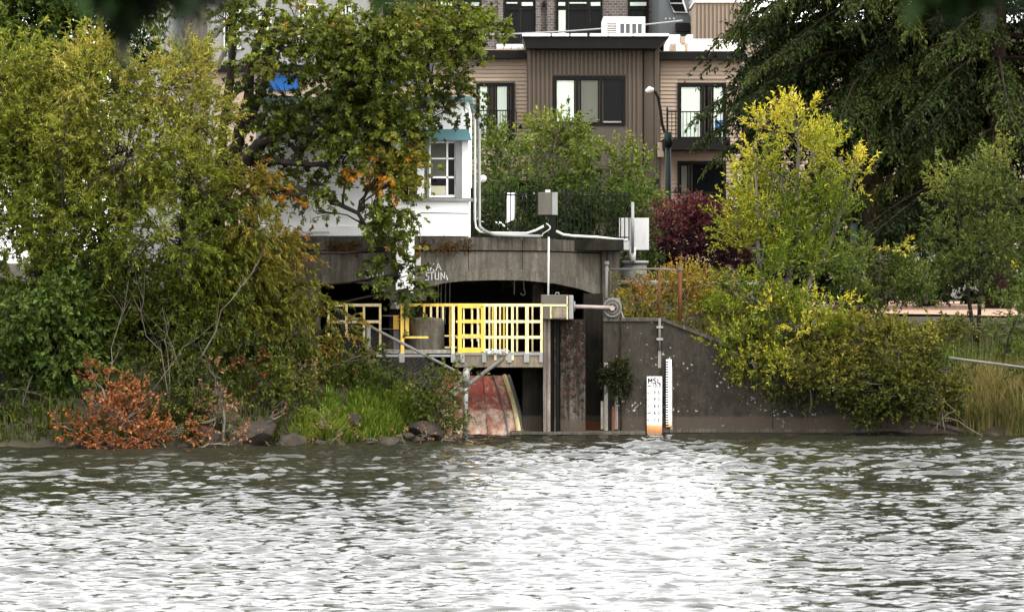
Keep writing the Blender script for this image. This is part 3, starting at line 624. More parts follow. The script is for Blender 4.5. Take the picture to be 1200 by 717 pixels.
# security camera on a bracket
sc = thing('security_camera', 'white dome security camera on a bracket above the gatehouse roof', 'camera', P(535, 80, 80.6))
MB().tube([P(535,81,80.6),P(535,80,80.6),P(535,77,80.6),P(535,75.6,80.6)], [0.01,0.05,0.066,0.068], 12).build('dome', BLACKM, sc, True)
MB().tube([P(535,75.5,80.6),P(535,71,80.6),P(535,69,80.6),P(535,66.5,80.6)], [0.075,0.07,0.035,0.015], 12).build('shroud', WHITE2, sc, True)
MB().tube([P(532,73.5,80.62),P(505,76,80.7),P(505,117,80.7)], 0.03, 6).build('bracket', GREYD, sc)
gl = MB(); cg = P(566, 209.5, 82.2)
for i in range(9):
    pass
gl.tube([cg+Vector((0,0,.085*math.cos(t))) for t in np.linspace(0.01, math.pi-.01, 9)][::-1], [max(.003,.085*math.sin(t)) for t in np.linspace(0.01, math.pi-.01, 9)], 12)
gw = thing('globe_light', 'small white globe light on a short arm beside the grey conduit', 'lamp', P(563, 215, 82.2))
gl.build('globe', WHITE2, gw, True); MB().tube([cg, P(561.8, 214, 80.4)], 0.014, 5).build('arm', GREYM, gw)

# ------------------------------------------------------------------ townhouses
TY = 131.0
th = thing('townhouse', 'brown and beige townhouse block with ribbed centre bay and black balconies', 'building', P(700, 330, TY))
def zof(y, Y): return P(0, y, Y).z
def core(parent, mat, x0, y0, x1, Y, depth, zb=3.2):
    a = P(x0, y0, Y); c = P(x1, 0, Y); return MB().box((a.x, Y, zb), (c.x, Y+depth, a.z)).build('wall', mat, parent)
core(th, SIDEB, 500, 58, 617.5, TY+.06, 12); core(th, SIDEN, 618, 42, 753, TY-1.0, 12.8); core(th, SIDEB, 773, 60, 870, TY+.06, 12)
def lap(parent, x0, x1, y0, y1, Y, holes, mat):
    m = MB(); y = y0; step = 4.55
    while y < y1:
        yb = min(y+step, y1); spans = [(x0, x1)]
        for hx0, hy0, hx1, hy1 in holes:
            if y < hy1 and yb > hy0:
                ns = []
                for s0, s1 in spans:
                    if hx1 <= s0 or hx0 >= s1: ns.append((s0, s1)); continue
                    if hx0 > s0: ns.append((s0, hx0))
                    if hx1 < s1: ns.append((hx1, s1))
                spans = ns
        for s0, s1 in spans:
            A, B = P(s0, y, Y), P(s1, yb, Y)
            m.add([(A.x, Y, A.z), (B.x, Y, A.z), (B.x, Y-.05, B.z+.004), (A.x, Y-.05, B.z+.004), (A.x, Y, B.z+.004), (B.x, Y, B.z+.004)], [(0,3,2,1), (3,4,5,2)])
        y += step
    return m.build('siding', mat, parent, kind='stuff')
lap(th, 502, 617.4, 68, 330, TY+.04, [(558, 97, 604, 168)], SIDEB)
lap(th, 774, 869, 70, 330, TY+.04, [(794, 97, 851, 164), (794, 189, 851, 260)], SIDEB)
m = MB(); x = 619.5
while x < 752:                                                       # standing ribs, broken at the window
    for (ya, yb) in (((57, 88), (272, 330)) if 647 < x < 733 else ((57, 330),)):
        A, B = P(x, ya, TY-1), P(x+2.1, yb, TY-1); m.box((A.x, TY-1.07, B.z), (B.x, TY-1, A.z))
    x += 5.1
m.build('siding_ribs', SIDEN, th, kind='stuff')
core(th, SIDEN, 753.4, 57, 772.8, TY-.6, 12)
for px in (753.4, 767.5): pb('corner_trim', TRIMD if px < 760 else SIDEN, th, px, 57, px+1.5, 330, TY-1.05 if px < 760 else TY-.68, 0.4)
# parapets
A, B = P(612, 42.5, TY-1.8), P(785, 57, TY-1.8)
MB().prism([(A.x, A.z), (B.x, A.z), (P(770,0,TY-1.8).x, B.z), (P(617,0,TY-1.8).x, B.z)], TY-1.8, TY+6).build('parapet', TRIMD, th)
for a, c in ((612, 645), (647, 667), (669, 688), (691.5, 712), (714, 741), (743, 784)): pb('coping', ROOFM, th, a, 39.5, c, 42.7, TY-1.9, 1.0)
pb('parapet', TRIMD, th, 498, 59, 616, 68.5, TY-.5, 3); pb('parapet', TRIMD, th, 773.5, 60.5, 874, 70, TY-.5, 3)
for a, c in ((582, 590), (590.6, 599), (599.6, 607.6), (608, 616)): MB().tube([P(a, 55.5, TY+1), P(c, 55.5, TY+1)], 0.1, 8).build('roof_bolster', ROOFM, th, True)
rb = thing('roof_box', 'white flat-topped rooftop unit behind the right parapet of the townhouse', 'rooftop unit', P(815, 60, TY+2))
for r in ((778, 41, 797, 60.4), (805, 41, 812, 60.4), (811.5, 46, 868, 60.4), (797, 50, 805, 60.4)): pb('panel', ROOFM, rb, *r, TY+2, 3)
pb('vent', SIDEB, rb, 797.5, 43, 803, 51, TY+1.9, 0.5)
for px in (786, 790, 803.5): pb('outlet', SIDEB, rb, px, 51, px+2.5, 60, TY+1.9, 0.1)
ac = thing('rooftop_unit', 'white louvred air conditioning box on the townhouse roof beside the brick flats', 'air conditioner', P(730, 42, TY+1))
pb('casing', ROOFM, ac, 707, 20, 756, 42, TY+1.0, 3)
for k in range(5): pb('louvre', GREYD, ac, 711.5, 27.5 + k*2.7, 722.5, 28.6 + k*2.7, TY+.97, 0.03)
for px in (727, 733.5, 741, 747.5): pb('panel', GREYB, ac, px, 28, px+4.6, 40, TY+.97, 0.03)
def win(parent, x0, y0, x1, y1, Y, cuts, curt, fr=1.8, mat=TRIMD):
    a, c = P(x0, y0, Y), P(x1, y1, Y); e = M_(fr, Y); ring = []
    for yy in (Y, Y+.14): ring += [(a.x, yy, c.z), (c.x, yy, c.z), (c.x, yy, a.z), (a.x, yy, a.z), (a.x+e*.5, yy, c.z+e), (c.x-e*.5, yy, c.z+e), (c.x-e*.5, yy, a.z-e*1.3), (a.x+e*.5, yy, a.z-e*1.3)]
    fs = []
    for i in range(4):
        k = (i+1) % 4; fs += [(i, k, 4+k, 4+i), (8+k, 8+i, 12+i, 12+k), (i, 8+i, 8+k, k), (4+i, 4+k, 12+k, 12+i)]
    w_ = MB().add(ring, fs).build('window', mat, parent)
    xs = [x0] + list(cuts) + [x1]
    for i, px in enumerate(xs): pb('frame_bar', mat, w_, px - (0 if i == 0 else fr/2 if i < len(xs)-1 else fr), y0+fr+.62, px + (fr if i == 0 else fr/2 if i < len(xs)-1 else 0), y1-fr-.02, Y-.006, .13)
    for i in range(len(xs)-1):
        pb('pane', GLASSD, w_, xs[i]+fr*.8, y0+fr, xs[i+1]-fr*.8, y1-fr*.8, Y+.09, .02)
        if curt[i]: pb('curtain', curt[i], w_, xs[i]+fr+1.4, y0+fr+2.4, xs[i+1]-fr-.8, y1-fr-.5, Y+.075, .01)
    return w_
win(th, 558.5, 97, 603, 168, TY-.08, (574, 579, 597), (CURT, None, CURT, None), 2.4)
w3 = win(th, 648, 89, 733, 147, TY-1.1, (676.5, 704.5), (CURT, CURTD, None), 3.2)
pb('sill', GREYM, w3, 707, 142.2, 728, 144, TY-1.15, .1)
pb('panel', PANELB, th, 650, 147.2, 731, 272, TY-1.04, .06)
win(th, 794, 97, 851, 164, TY-.08, (824, 832), (CURT, None, CURT), 3); w5 = win(th, 794, 189, 851, 262, TY-.08, (809,), (CURTD, None), 3)
MB().pbox(777, 163, 856, 175.5, TY-1.6, 1.6).build('balcony_slab', TRIMD, th)
def rail(parent, x0, x1, y0, y1, Y, sp, knob=None):
    r = pb('railing', BLACKM, parent, x0, y0, x1, y0+1.4, Y, .05); pb('bottom_rail', BLACKM, r, x0, y1-1.4, x1, y1, Y, .04)
    k = None; x = x0+.5
    while x < x1:
        if k is None: k = pb('baluster', BLACKM, r, x, y0+1.41, x+.75, y1-1.41, Y+.01, .025); xa = x
        else: clone(k, (M_(x-xa, Y), 0, 0))
        x += sp
rail(th, 550, 605, 129, 159, TY-.5, 3.2); rail(th, 782, 856, 130.5, 162.8, TY-1.55, 4.4); pb('railing_post', BLACKM, th, 781, 126, 783, 163, TY-1.56, .08)
rail(th, 781, 850, 225, 262, TY-1.4, 4.4)
pb('vent_box', SIDEB, th, 770.5, 167, 778, 184, TY-.9, .8); pb('wall_light', BLACKM, th, 764, 210, 772.5, 219, TY-1.2, .3); pb('wall_light', TRIMD, th, 608, 147, 611.5, 151, TY-.2, .2)
for px in (838, 843): pb('panel', BLUE, th, px, 141, px+4, 150, TY-.9, .25)
# neighbour block behind the conifers
nb2 = thing('townhouse', 'beige townhouse block mostly hidden behind the tall conifers at right', 'building', P(1040, 330, 137))
core(nb2, SIDEB, 880, 40, 1800, 137, 10); pb('parapet', TRIMD, nb2, 878, 27, 1804, 40, 136.4, 3)
lap(nb2, 880, 1300, 41, 300, 136.97, [(920, 80, 960, 140), (1080, 80, 1120, 140)], SIDEB)
win(nb2, 920, 80, 960, 140, 136.9, (940,), (CURT, None), 2.4); win(nb2, 1080, 80, 1120, 140, 136.9, (1100,), (CURTD, None), 2.4)

# ------------------------------------------------------------------ brick flats above
BY = 158.0
bf = thing('brick_flats', 'dark brick apartment building with tall black framed windows at the top', 'building', P(600, 330, BY))
core(bf, BRICK, 425, -130, 772, BY, 14, 3)
for x0, x1, c in ((449, 500, (475,)), (504, 564, (533, 550)), (591, 627, (609,)), (652, 706, (665, 690)), (736, 760, ())):
    win(bf, x0, -6, x1, 54, BY-.12, c, [None]*(len(c)+1), 2.2)
    win(bf, x0, -74, x1, -14, BY-.12, c, [None]*(len(c)+1), 2.2)
    for i, px in enumerate([x0] + list(c)):
        nx = ([x0] + list(c) + [x1])[i+1]; pb('transom', TRIMD, bf, px+2, 10, nx-1, 12.2, BY-.15, .06)
        pb('blind', CURT, bf, px+2.4, 3, nx-2.6, [7.2, 4.6][(i+int(x0)) % 2], BY-.16, .05)
pb('curtain', CURT, bf, 654.6, 12.4, 662.8, 42, BY-.16, .05)
for px, x1 in ((628, 634), (584, 589.5), (641, 649)): pb('brick_pier', BRICK, bf, px, -130, x1, 60, BY-.3, .3)
for px, y in ((576, 5), (637.5, 4.5)): pb('wall_light', BLACKM, bf, px-1.6, y-2, px+1.6, y+2, BY-.5, .4)
sl = thing('grey_annex', 'slate grey rooftop volume with a slanted white-framed skylight at top', 'building', P(790, 330, 150))
MB().box((P(772.5,0,150).x, 150, 3.3), (P(812,0,150).x, 158, P(0,-60,150).z)).build('wall', GREYB, sl)
def quadp(pts, Y, d): return MB().prism([(P(x, y, Y).x, P(x, y, Y).z) for x, y in pts], Y, Y+d)
sk_ = quadp([(783, -3), (800, -3), (806, 15.5), (789.5, 15)], 149.9, .08).build('skylight', WHITE2, sl)
quadp([(785.5, 4.8), (800.5, 4.8), (803.5, 14), (790.6, 13.6)], 149.86, .05).build('pane', GLASSD, sk_); quadp([(784, -3), (798.5, -3), (800, 3.2), (785.3, 3.2)], 149.86, .05).build('pane', GLASSD, sk_)
for k in range(3): pb('vent_dot', CURT, sl, 779.5+k*4.8, 21.5, 780.8+k*4.8, 23, 149.95, .05)
pb('duct', TRIMD, sl, 792, 27, 808, 37, 149.6, .4); MB().tube([P(815,0,149.5),P(810,5,149.5),P(809.5,14,149.5),P(813,22,149.5),P(814.5,45,149.5)], .12, 7).build('downpipe', GREYM, sl, True)
rv = thing('ribbed_annex', 'pinkish beige ribbed metal rooftop volume left of the conifer tops', 'building', P(835, 330, 146))
A = P(814.5, 3, 146); core(rv, SIDEB, 815, 3, 880, 146, 6); pb('coping', ROOFM, rv, 813.5, .5, 882, 3.2, 145.9, 6.2)
m = MB(); x = 816
while x < 879: A, B = P(x, 3.3, 146), P(x+1.6, 60, 146); m.box((A.x, 145.93, B.z), (B.x, 146, A.z)); x += 4.7
m.build('siding_ribs', SIDEN, rv, kind='stuff')
tag(MB().tube([P(560 + (800-560)*t, 41.5 - 17*t + 3*math.sin(math.pi*t), 140) for t in np.linspace(0, 1, 14)], 0.035, 5).build('overhead_wire', GREYM), 'thin pale overhead wire crossing in front of the brick flats', 'wire')
# grey flats at the left and a shop with blue panels
gf = thing('grey_flats', 'pale grey apartment building glimpsed behind the bare maple stems at upper left', 'building', P(290, 330, 128))
core(gf, STUC, 130, -100, 424, 128, 14)
for x0, x1, y0, y1 in ((262, 282, 10, 58), (226, 244, 60, 100), (300, 318, 10, 58), (150, 175, 10, 58), (350, 372, 5, 50), (395, 415, 5, 50)):
    win(gf, x0, y0, x1, y1, 127.9, ((x0+x1)/2,), (CURT, CURT), 1.6, WHITE2)
bs = thing('shop', 'low shop with bright blue wall panels glimpsed through the maple leaves', 'building', P(400, 330, 112))
core(bs, SIDEB, 250, 80, 505, 112, 8); pb('fascia', TRIMD, bs, 248, 76, 507, 84, 111.7, 1)
for x0, x1, y0, y1 in ((313, 350, 88, 106), (372, 384, 60.5, 75.8), (452, 478, 84.5, 100), (485, 500, 84.5, 98)): pb('panel', BLUE, bs, x0, y0, x1, y1, 111.9, .09)
wh = thing('white_house', 'white walled house glimpsed through the willow at the left edge', 'building', P(20, 330, 110))
core(wh, WHITE, -260, 98, 62, 110, 8)
for x0 in (-60, 26): win(wh, x0, 120, x0+20, 142, 109.9, (x0+10,), (CURTD, None), 1.5)
A = P(-270, 98, 109.5); B = P(70, 78, 109.5); MB().prism([(A.x, A.z), (B.x, A.z), (B.x-1, B.z), (A.x+1, B.z)], 109.5, 118.5).build('roof', TRIMD, wh)

# street lamp
sl_ = thing('street_lamp', 'dark green street lamp with curved arm in front of the townhouse balcony', 'street lamp', P(783, 325, 106))
MB().tube([P(783, 330, 106), P(783, 166, 106)], [.11, .085], 10).build('pole', DKGREEN, sl_, True); MB().tube([P(783, 172, 106), P(783, 155, 106)], .125, 10).build('collar', DKGREEN, sl_, True)
MB().tube([P(782.5, 160, 106), P(779, 155, 106), P(776, 146, 106), P(774, 130, 106), P(771.5, 115, 106), P(768.5, 108.5, 106), P(764, 106.2, 106)], .045, 7).build('arm', BLACKM, sl_, True)
MB().tube([P(766, 106.4, 106), P(761, 105.8, 106), P(756.5, 107.2, 106)], [.07, .11, .04], 8).build('lamp_head', WHITE2, sl_, True)
# car, noticeboard and banner on the street
car = thing('parked_car', 'white car parked behind the black fence beside the gatehouse, roof showing', 'car', P(565, 345, 92))
def carprof(pts, y0, y1, name, mat):
    return MB().prism([(x, z) for x, z in pts], y0, y1).build(name, mat, car, bevel=.03)
cx, zb = P(563, 0, 92).x, 3.42
carprof([(cx-2.2,zb+.25),(cx+2.2,zb+.25),(cx+2.25,zb+.65),(cx+1.3,zb+.88),(cx-1.9,zb+.92),(cx-2.25,zb+.7)], 91.2, 92.9, 'body', CARW)
carprof([(cx-1.7,zb+.9),(cx+1.05,zb+.88),(cx+.42,zb+1.33),(cx-1.1,zb+1.36)], 91.3, 92.8, 'glass', GLASSD)
carprof([(cx-1.2,zb+1.33),(cx+.5,zb+1.31),(cx+.1,zb+1.44),(cx-.8,zb+1.46)], 91.32, 92.78, 'roof', CARW)
for s in (.42, -.4): carprof([(cx+s,zb+.88),(cx+s+.1,zb+.88),(cx+s+.04,zb+1.36),(cx+s-.05,zb+1.36)], 91.27, 92.83, 'pillar', CARW)
carprof([(cx+1.0,zb+.88),(cx+1.12,zb+.88),(cx+.5,zb+1.36),(cx+.38,zb+1.36)], 91.27, 92.83, 'pillar', CARW)
for sx in (-1.4, 1.4):
    t_ = MB().tube([(cx+sx,91.15,zb+.32),(cx+sx,91.4,zb+.32)], .32, 16).build('wheel', BLACKM, car, True); MB().tube([(cx+sx,91.13,zb+.32),(cx+sx,91.2,zb+.32)], .19, 12).build('rim', GREYM, t_)
nbd = thing('notice_board', 'dark boxy notice board with a white sheet behind the fence', 'notice board', P(617, 345, 89))
pb('cabinet', TRIMD, nbd, 608, 214, 627, 242, 89, .3); pb('roof', BLACKM, nbd, 606, 211.5, 629, 214, 88.8, .6); pb('sheet', WHITE, nbd, 611, 226, 617.5, 241, 88.97, .02); pb('post', BLACKM, nbd, 615, 242, 620, 345, 89.1, .1)
pb('sheet', WHITE, nbd, 624.5, 225, 626.3, 241, 88.97, .02)
bn = thing('feather_banner', 'plain white tapering banner behind the black fence', 'banner', P(598, 345, 87))
quadp([(594.5,226),(603.5,226),(602.5,257),(592.5,262)], 87, .015).build('cloth', WHITE, bn); MB().tube([P(603.8,224,87),P(602.6,345,87)], .015, 5).build('pole', GREYM, bn)
# things on the right behind the bushes
gp = MB().tube([P(1001,356,96),P(1001,262,96)], .105, 10).build('bollard', DKGREEN, None, True); tag(gp, 'dark green pole rising between the yellow tree and the big conifer trunk', 'pole')
s2 = thing('road_sign', 'white sign panels on a grey post seen between the bushes at right', 'sign', P(1085, 356, 100))
for r in ((1070.5, 283, 1077, 307), (1079.5, 289, 1098, 306), (1087, 252, 1097, 278)): pb('plate', WHITE, s2, *r, 100, .03)
MB().tube([P(1085,356,100.1),P(1085,254,100.1)], .05, 7).build('post', GREYM, s2, True); MB().tube([P(1073.5,356,100.1),P(1073.5,284,100.1)], .03, 7).build('post', GREYM, s2, True)
for i, px in enumerate((1169, 1178.5)):
    t_ = thing('marker_post', ['white marker post left of the pair at the right edge', 'taller white marker post right of the pair, orange at its foot'][i], 'post', P(px, 352, 100), 'pair of marker posts')
    MB().tube([P(px,352,100),P(px,316-i*8,100)], .045, 8).build('post', WHITE2, t_, True)
    if i: MB().tube([P(px,354,99.9),P(px,340,99.9)], [.12, .10], 8).build('sleeve', ORANGE, t_, True)
MB().pbox(1184, 305, 1194, 313, 100, .03).build('yellow_sign', YSIGN); tag(bpy.data.objects['yellow_sign'], 'small yellow sign showing through leaves at the right edge', 'sign')
# chain link fence on the left bank
cf = thing('chain_fence', 'chain link fence with a sloping top rail running down the bank to the water', 'fence', P(470, 470, 77.5))
T0, T1 = P(392, 361, 78.9), P(546, 441, 77.5)
MB().tube([T0, T1], .032, 7).build('top_rail', GREYD, cf, True)
MB().tube([P(432, 380, 78.5), P(431, 446, 78.5)], .05, 8).build('post', GREYD, cf, True); MB().tube([P(546, 432, 77.5), P(545, 521, 77.5)], .055, 8).build('post', GREYM, cf, True)
MB().tube([P(546,453,77.5),P(546,437,77.5),P(546,431,77.5)], [.085,.085,.03], 10).build('post_cap', GREYM, cf, True)
m = MB(); D = T1 - T0; hgt = 1.35; dn = Vector((0, 0, -1)); L = D.length; u = D/L; sp = .085
for s in (1, -1):
    k = -hgt
    while k < L + hgt:
        a0, a1 = (k, k + hgt) if s > 0 else (k + hgt, k); pts = []
        for t in (0, 1):
            pass
        lo, hi = 0.0, 1.0                      # clip wire to 0..L along the fence
        da = a1 - a0
        ts = sorted(((0 - a0)/da, (L - a0)/da)); lo, hi = max(0, ts[0]), min(1, ts[1])
        if hi - lo > .02: m.tube([T0 + u*(a0+da*lo) + dn*hgt*lo, T0 + u*(a0+da*hi) + dn*hgt*hi], .0018, 3, False)
        k += sp
m.build('wire_mesh', GREYD, cf, kind='stuff')

# ------------------------------------------------------------------ vegetation
def unit(v): return v / np.maximum(np.linalg.norm(v, axis=-1, keepdims=True), 1e-9)
def rand_unit(n): return unit(rng.normal(size=(n, 3)))
def leaf_arrays(pos, d, L, Wd, upb=0.6, lobed=0):
    n = len(pos); nrm = unit(rng.normal(size=(n, 3)) + np.array([0, 0, upb]) * 1.6)
    side = unit(np.cross(d, nrm)); nrm = unit(np.cross(side, d))
    if lobed:                                       # palmate leaf: several pointed lobes from one stalk
        V = []; 
        for ang, sc in ((0, 1), (0.95, .82), (-0.95, .82), (1.9, .5), (-1.9, .5))[:lobed]:
            dd = d*math.cos(ang) + side*math.sin(ang); ss = unit(np.cross(dd, nrm))
            l = (L*sc)[:, None]; w_ = (Wd*sc)[:, None]
            V.append(np.stack([pos, pos + dd*l*.55 + ss*w_*.5 + nrm*w_*.12, pos + dd*l - nrm*l*.12, pos + dd*l*.55 - ss*w_*.5 + nrm*w_*.12], 1))
        V = np.concatenate(V, 1).reshape(-1, 3)
    else:
        l = L[:, None]; w_ = Wd[:, None]
        V = np.stack([pos, pos + d*l*.45 + side*w_*.5 + nrm*w_*.2, pos + d*l - nrm*l*.1, pos + d*l*.45 - side*w_*.5 + nrm*w_*.2], 1).reshape(-1, 3)
    return V, np.arange(len(V)).reshape(-1, 4)
def spray_leaves(base, d, slen, nl, L, Wd, spread, droop, leafdroop, tint, upb, lobed=0, flat=0.0):
    n = len(base); t = rng.uniform(0.08, 1.0, (n, nl, 1)); d_ = d[:, None, :]; sl = slen[:, None, None]
    p = base[:, None, :] + d_*sl*t; p[..., 2] -= (droop*sl*t*t)[..., 0]
    tan = d_ + np.array([0, 0, -2*droop])*t
    r = rng.normal(size=(n, nl, 3)); r[..., 2] *= (1 - flat)
    ld = unit(unit(tan) + spread*r + np.array([0, 0, -leafdroop]))
    p = p.reshape(-1, 3); ld = ld.reshape(-1, 3); m = len(p)
    Ls = L*rng.uniform(.6, 1.25, m); Ws = Wd*rng.uniform(.7, 1.2, m)
    V, Q = leaf_arrays(p, ld, Ls, Ws, upb, lobed)
    tt = (tint[:, None] + 0.10*t[..., 0] + rng.normal(0, .05, (n, nl))).reshape(-1)
    return V, Q, np.repeat(tt, 4*max(1, lobed))
CLUMP = 5.2
def lobes_sample(lobes, dens):
    B = []; D = []; T = []; Cn = []
    for lb in lobes:
        px, py, rx, ry, Y, rd = lb[:6]; t0 = lb[6] if len(lb) > 6 else 0.5; dm = lb[7] if len(lb) > 7 else 1
        c = np.array(P(px, py, Y)); R = np.array([M_(rx, Y), rd, M_(ry, Y)])
        area = R[0]*R[2]*3.14; n = max(4, int(dens*dm*area)); nc = max(3, int(CLUMP*dm*area)) if area > .12 else max(2, int(n/6))
        uc = rand_unit(nc); rc = rng.uniform(0.16, 1, (nc, 1))**.5; rc *= 1 + .16*np.sin(uc[:, :1]*5 + px) * np.cos(uc[:, 2:]*6 + py)
        k = rng.integers(0, nc, n); off = rng.normal(size=(n, 3)) * min(.17, .35*min(R)); b_ = c + (uc*R*rc)[k] + off
        B.append(b_); D.append(unit(uc[k]/R*min(R)*.8 + unit(off)*.8)); Cn.append(np.repeat(c[None], n, 0))
        tcl = rng.normal(0, .07, nc)[k]
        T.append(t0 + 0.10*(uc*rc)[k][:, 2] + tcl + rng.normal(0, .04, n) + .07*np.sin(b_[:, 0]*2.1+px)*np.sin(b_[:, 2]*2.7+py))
    return np.concatenate(B), np.concatenate(D), np.concatenate(T), np.concatenate(Cn)
def foliage(name, parent, lobes, mat, dens=40, nl=14, slen=.45, L=.11, Wd=.03, spread=.6, droop=.2, leafdroop=.2, up=.4, upb=.6, lobed=0, twig=None, twig_n=0.15, flat=0.0, kind='stuff'):
    if up > .7: lobes = [(l[0], l[1], l[2]*.88, l[3]*.9) + tuple(l[4:]) for l in lobes]
    B, D, T, Cn = lobes_sample(lobes, dens); n = len(B)
    d = unit(D + 0.55*rand_unit(n) + np.array([0, 0, up])); sl = slen*rng.uniform(.5, 1.3, n)
    V, Q, tt = spray_leaves(B, d, sl, nl, L, Wd, spread, droop, leafdroop, T, upb, lobed, flat)
    o = np_mesh(name, V, Q, mat, parent, tt, kind=kind)
    if twig is not None:                            # thin twigs from the lobe centres out through the sprays
        k = rng.choice(n, max(3, int(n*twig_n)), replace=False); m = MB()
        for i in k:
            c = Vector(Cn[i]); e = Vector(B[i]); tip = e + Vector(d[i])*sl[i]*.8; tip.z -= droop*sl[i]*.6; q = c.lerp(e, .45) + Vector(rng.normal(0, .08, 3))
            m.tube([c.lerp(e, .1), q, e, tip], [.014, .010, .007, .003], 3, False)
        m.build('twigs', twig, parent, kind='stuff')
    return o
def wood(parent, stems, lobes, mat, r1=.05, n_sub=3):
    """stems: polylines [(px, py, Y, r), ...]; one limb runs from the nearest lower stem point into each lobe."""
    m = MB(); pts = []
    for st in stems:
        P0 = [P(a, b_, c) for a, b_, c, r in st]; rr = [r for *_, r in st]; fine = []; fr = []
        for i in range(len(P0)-1):
            for t in (0, .34, .67):
                q = P0[i].lerp(P0[i+1], t); 
                if i or t: q = q + Vector(rng.normal(0, rr[i]*.25, 3))
                fine.append(q); fr.append(rr[i] + (rr[i+1]-rr[i])*t)
        fine.append(P0[-1]); fr.append(rr[-1]); m.tube(fine, fr, 9); pts += list(zip(fine, fr))
    m.build('trunk', mat, parent, True)
    if not lobes: return
    m = MB()
    for lb in lobes:
        c = P(lb[0], lb[1], lb[4]); cand = [(p, r) for p, r in pts if p.z < c.z - .1] or pts
        p, r = min(cand, key=lambda q: (q[0]-c).length + .3*abs(q[0].z - c.z + .8)); r = min(r*.6, r1)
        mid = p.lerp(c, .5) + Vector((rng.normal(0, .12), rng.normal(0, .12), rng.uniform(-.05, .2)))
        q1 = p.lerp(mid, .5) + Vector(rng.normal(0, .05, 3)); q2 = mid.lerp(c, .5) + Vector(rng.normal(0, .06, 3))
        m.tube([p, q1, mid, q2, c], [r, r*.85, r*.7, r*.55, r*.4], 6, False)
        R = (M_(lb[2], lb[4]), lb[5], M_(lb[3], lb[4]))
        for k in range(n_sub):
            u = rand_unit(1)[0]; e = c + Vector((u[0]*R[0]*.85, u[1]*R[1]*.85, abs(u[2])*R[2]*.8)); h_ = c.lerp(e, .5) + Vector(rng.normal(0, .07, 3))
            m.tube([q2, c.lerp(h_, .5), h_, e], [r*.4, r*.33, r*.25, r*.08], 5, False)
    m.build('branches', mat, parent, True, kind='stuff')
def plant(name, label, cat, base, group=None): return thing(name, label, cat, base, group)

WIL = leaf_mat('willow_leaf', [(0.0, (0.045,0.055,0.012)), (0.35, (0.086,0.117,0.014)), (0.6, (0.18,0.215,0.026)), (0.85, (0.36,0.36,0.07)), (1.0, (0.38,0.28,0.09))])
WILY = leaf_mat('yellowing_leaf', [(0.0, (0.045,0.065,0.012)), (0.4, (0.105,0.135,0.016)), (0.65, (0.20,0.20,0.025)), (0.85, (0.27,0.15,0.03)), (1.0, (0.25,0.08,0.03))])
MAP = leaf_mat('maple_leaf', [(0.0, (0.028,0.040,0.008)), (0.35, (0.068,0.095,0.013)), (0.62, (0.19,0.225,0.028)), (0.80, (0.25,0.19,0.03)), (0.9, (0.42,0.13,0.025)), (1.0, (0.62,0.26,0.02))], .45, .3)
ASHL = leaf_mat('ash_leaf', [(0.0, (0.03,0.055,0.012)), (0.35, (0.07,0.105,0.022)), (0.6, (0.145,0.185,0.045)), (0.8, (0.24,0.25,0.06)), (1.0, (0.60,0.52,0.08))])
YEL_L = leaf_mat('golden_leaf', [(0.0, (0.04,0.075,0.012)), (0.35, (0.09,0.15,0.02)), (0.58, (0.20,0.26,0.03)), (0.8, (0.42,0.41,0.045)), (1.0, (0.66,0.58,0.08))], .45, .4)
GRN = leaf_mat('green_leaf', [(0.0, (0.025,0.045,0.010)), (0.4, (0.065,0.11,0.018)), (0.7, (0.15,0.20,0.035)), (1.0, (0.30,0.33,0.07))])
BRI = leaf_mat('fresh_green_leaf', [(0.0, (0.025,0.05,0.012)), (0.5, (0.07,0.115,0.022)), (1.0, (0.17,0.24,0.05))])
BRM = leaf_mat('bramble_leaf', [(0.0, (0.025,0.035,0.010)), (0.4, (0.065,0.09,0.018)), (0.7, (0.16,0.17,0.03)), (0.9, (0.24,0.14,0.04)), (1.0, (0.24,0.07,0.03))])
NDL = leaf_mat('conifer_needles', [(0.0, (0.004,0.008,0.002)), (0.35, (0.011,0.021,0.004)), (0.62, (0.036,0.056,0.008)), (1.0, (0.10,0.10,0.015))], .5, .15)
PUR = leaf_mat('plum_leaf', [(0.0, (0.012,0.004,0.006)), (0.5, (0.045,0.012,0.018)), (0.85, (0.12,0.03,0.035)), (1.0, (0.18,0.07,0.05))], .4, .2)
DEAD = leaf_mat('dead_leaf', [(0.0, (0.07,0.022,0.010)), (0.5, (0.26,0.082,0.028)), (0.8, (0.36,0.15,0.06)), (1.0, (0.16,0.13,0.04))], .7, .2)
DEADP = leaf_mat('dead_pale_leaf', [(0.0, (0.12,0.05,0.025)), (0.5, (0.30,0.15,0.08)), (1.0, (0.45,0.28,0.16))], .7, .2)
GRS = leaf_mat('grass_blade', [(0.0, (0.04,0.08,0.012)), (0.5, (0.14,0.215,0.025)), (1.0, (0.36,0.44,0.09))], .5, .3)
STR = leaf_mat('straw_blade', [(0.0, (0.12,0.12,0.04)), (0.5, (0.28,0.23,0.10)), (1.0, (0.50,0.42,0.24))], .7, .3)
FERN = leaf_mat('brown_fern', [(0.0, (0.05,0.025,0.01)), (0.5, (0.14,0.07,0.02)), (1.0, (0.22,0.13,0.03))], .7, .2)
BLUR = leaf_mat('near_leaf', [(0.0, (0.006,0.014,0.004)), (1.0, (0.03,0.07,0.01))], .5, .1)

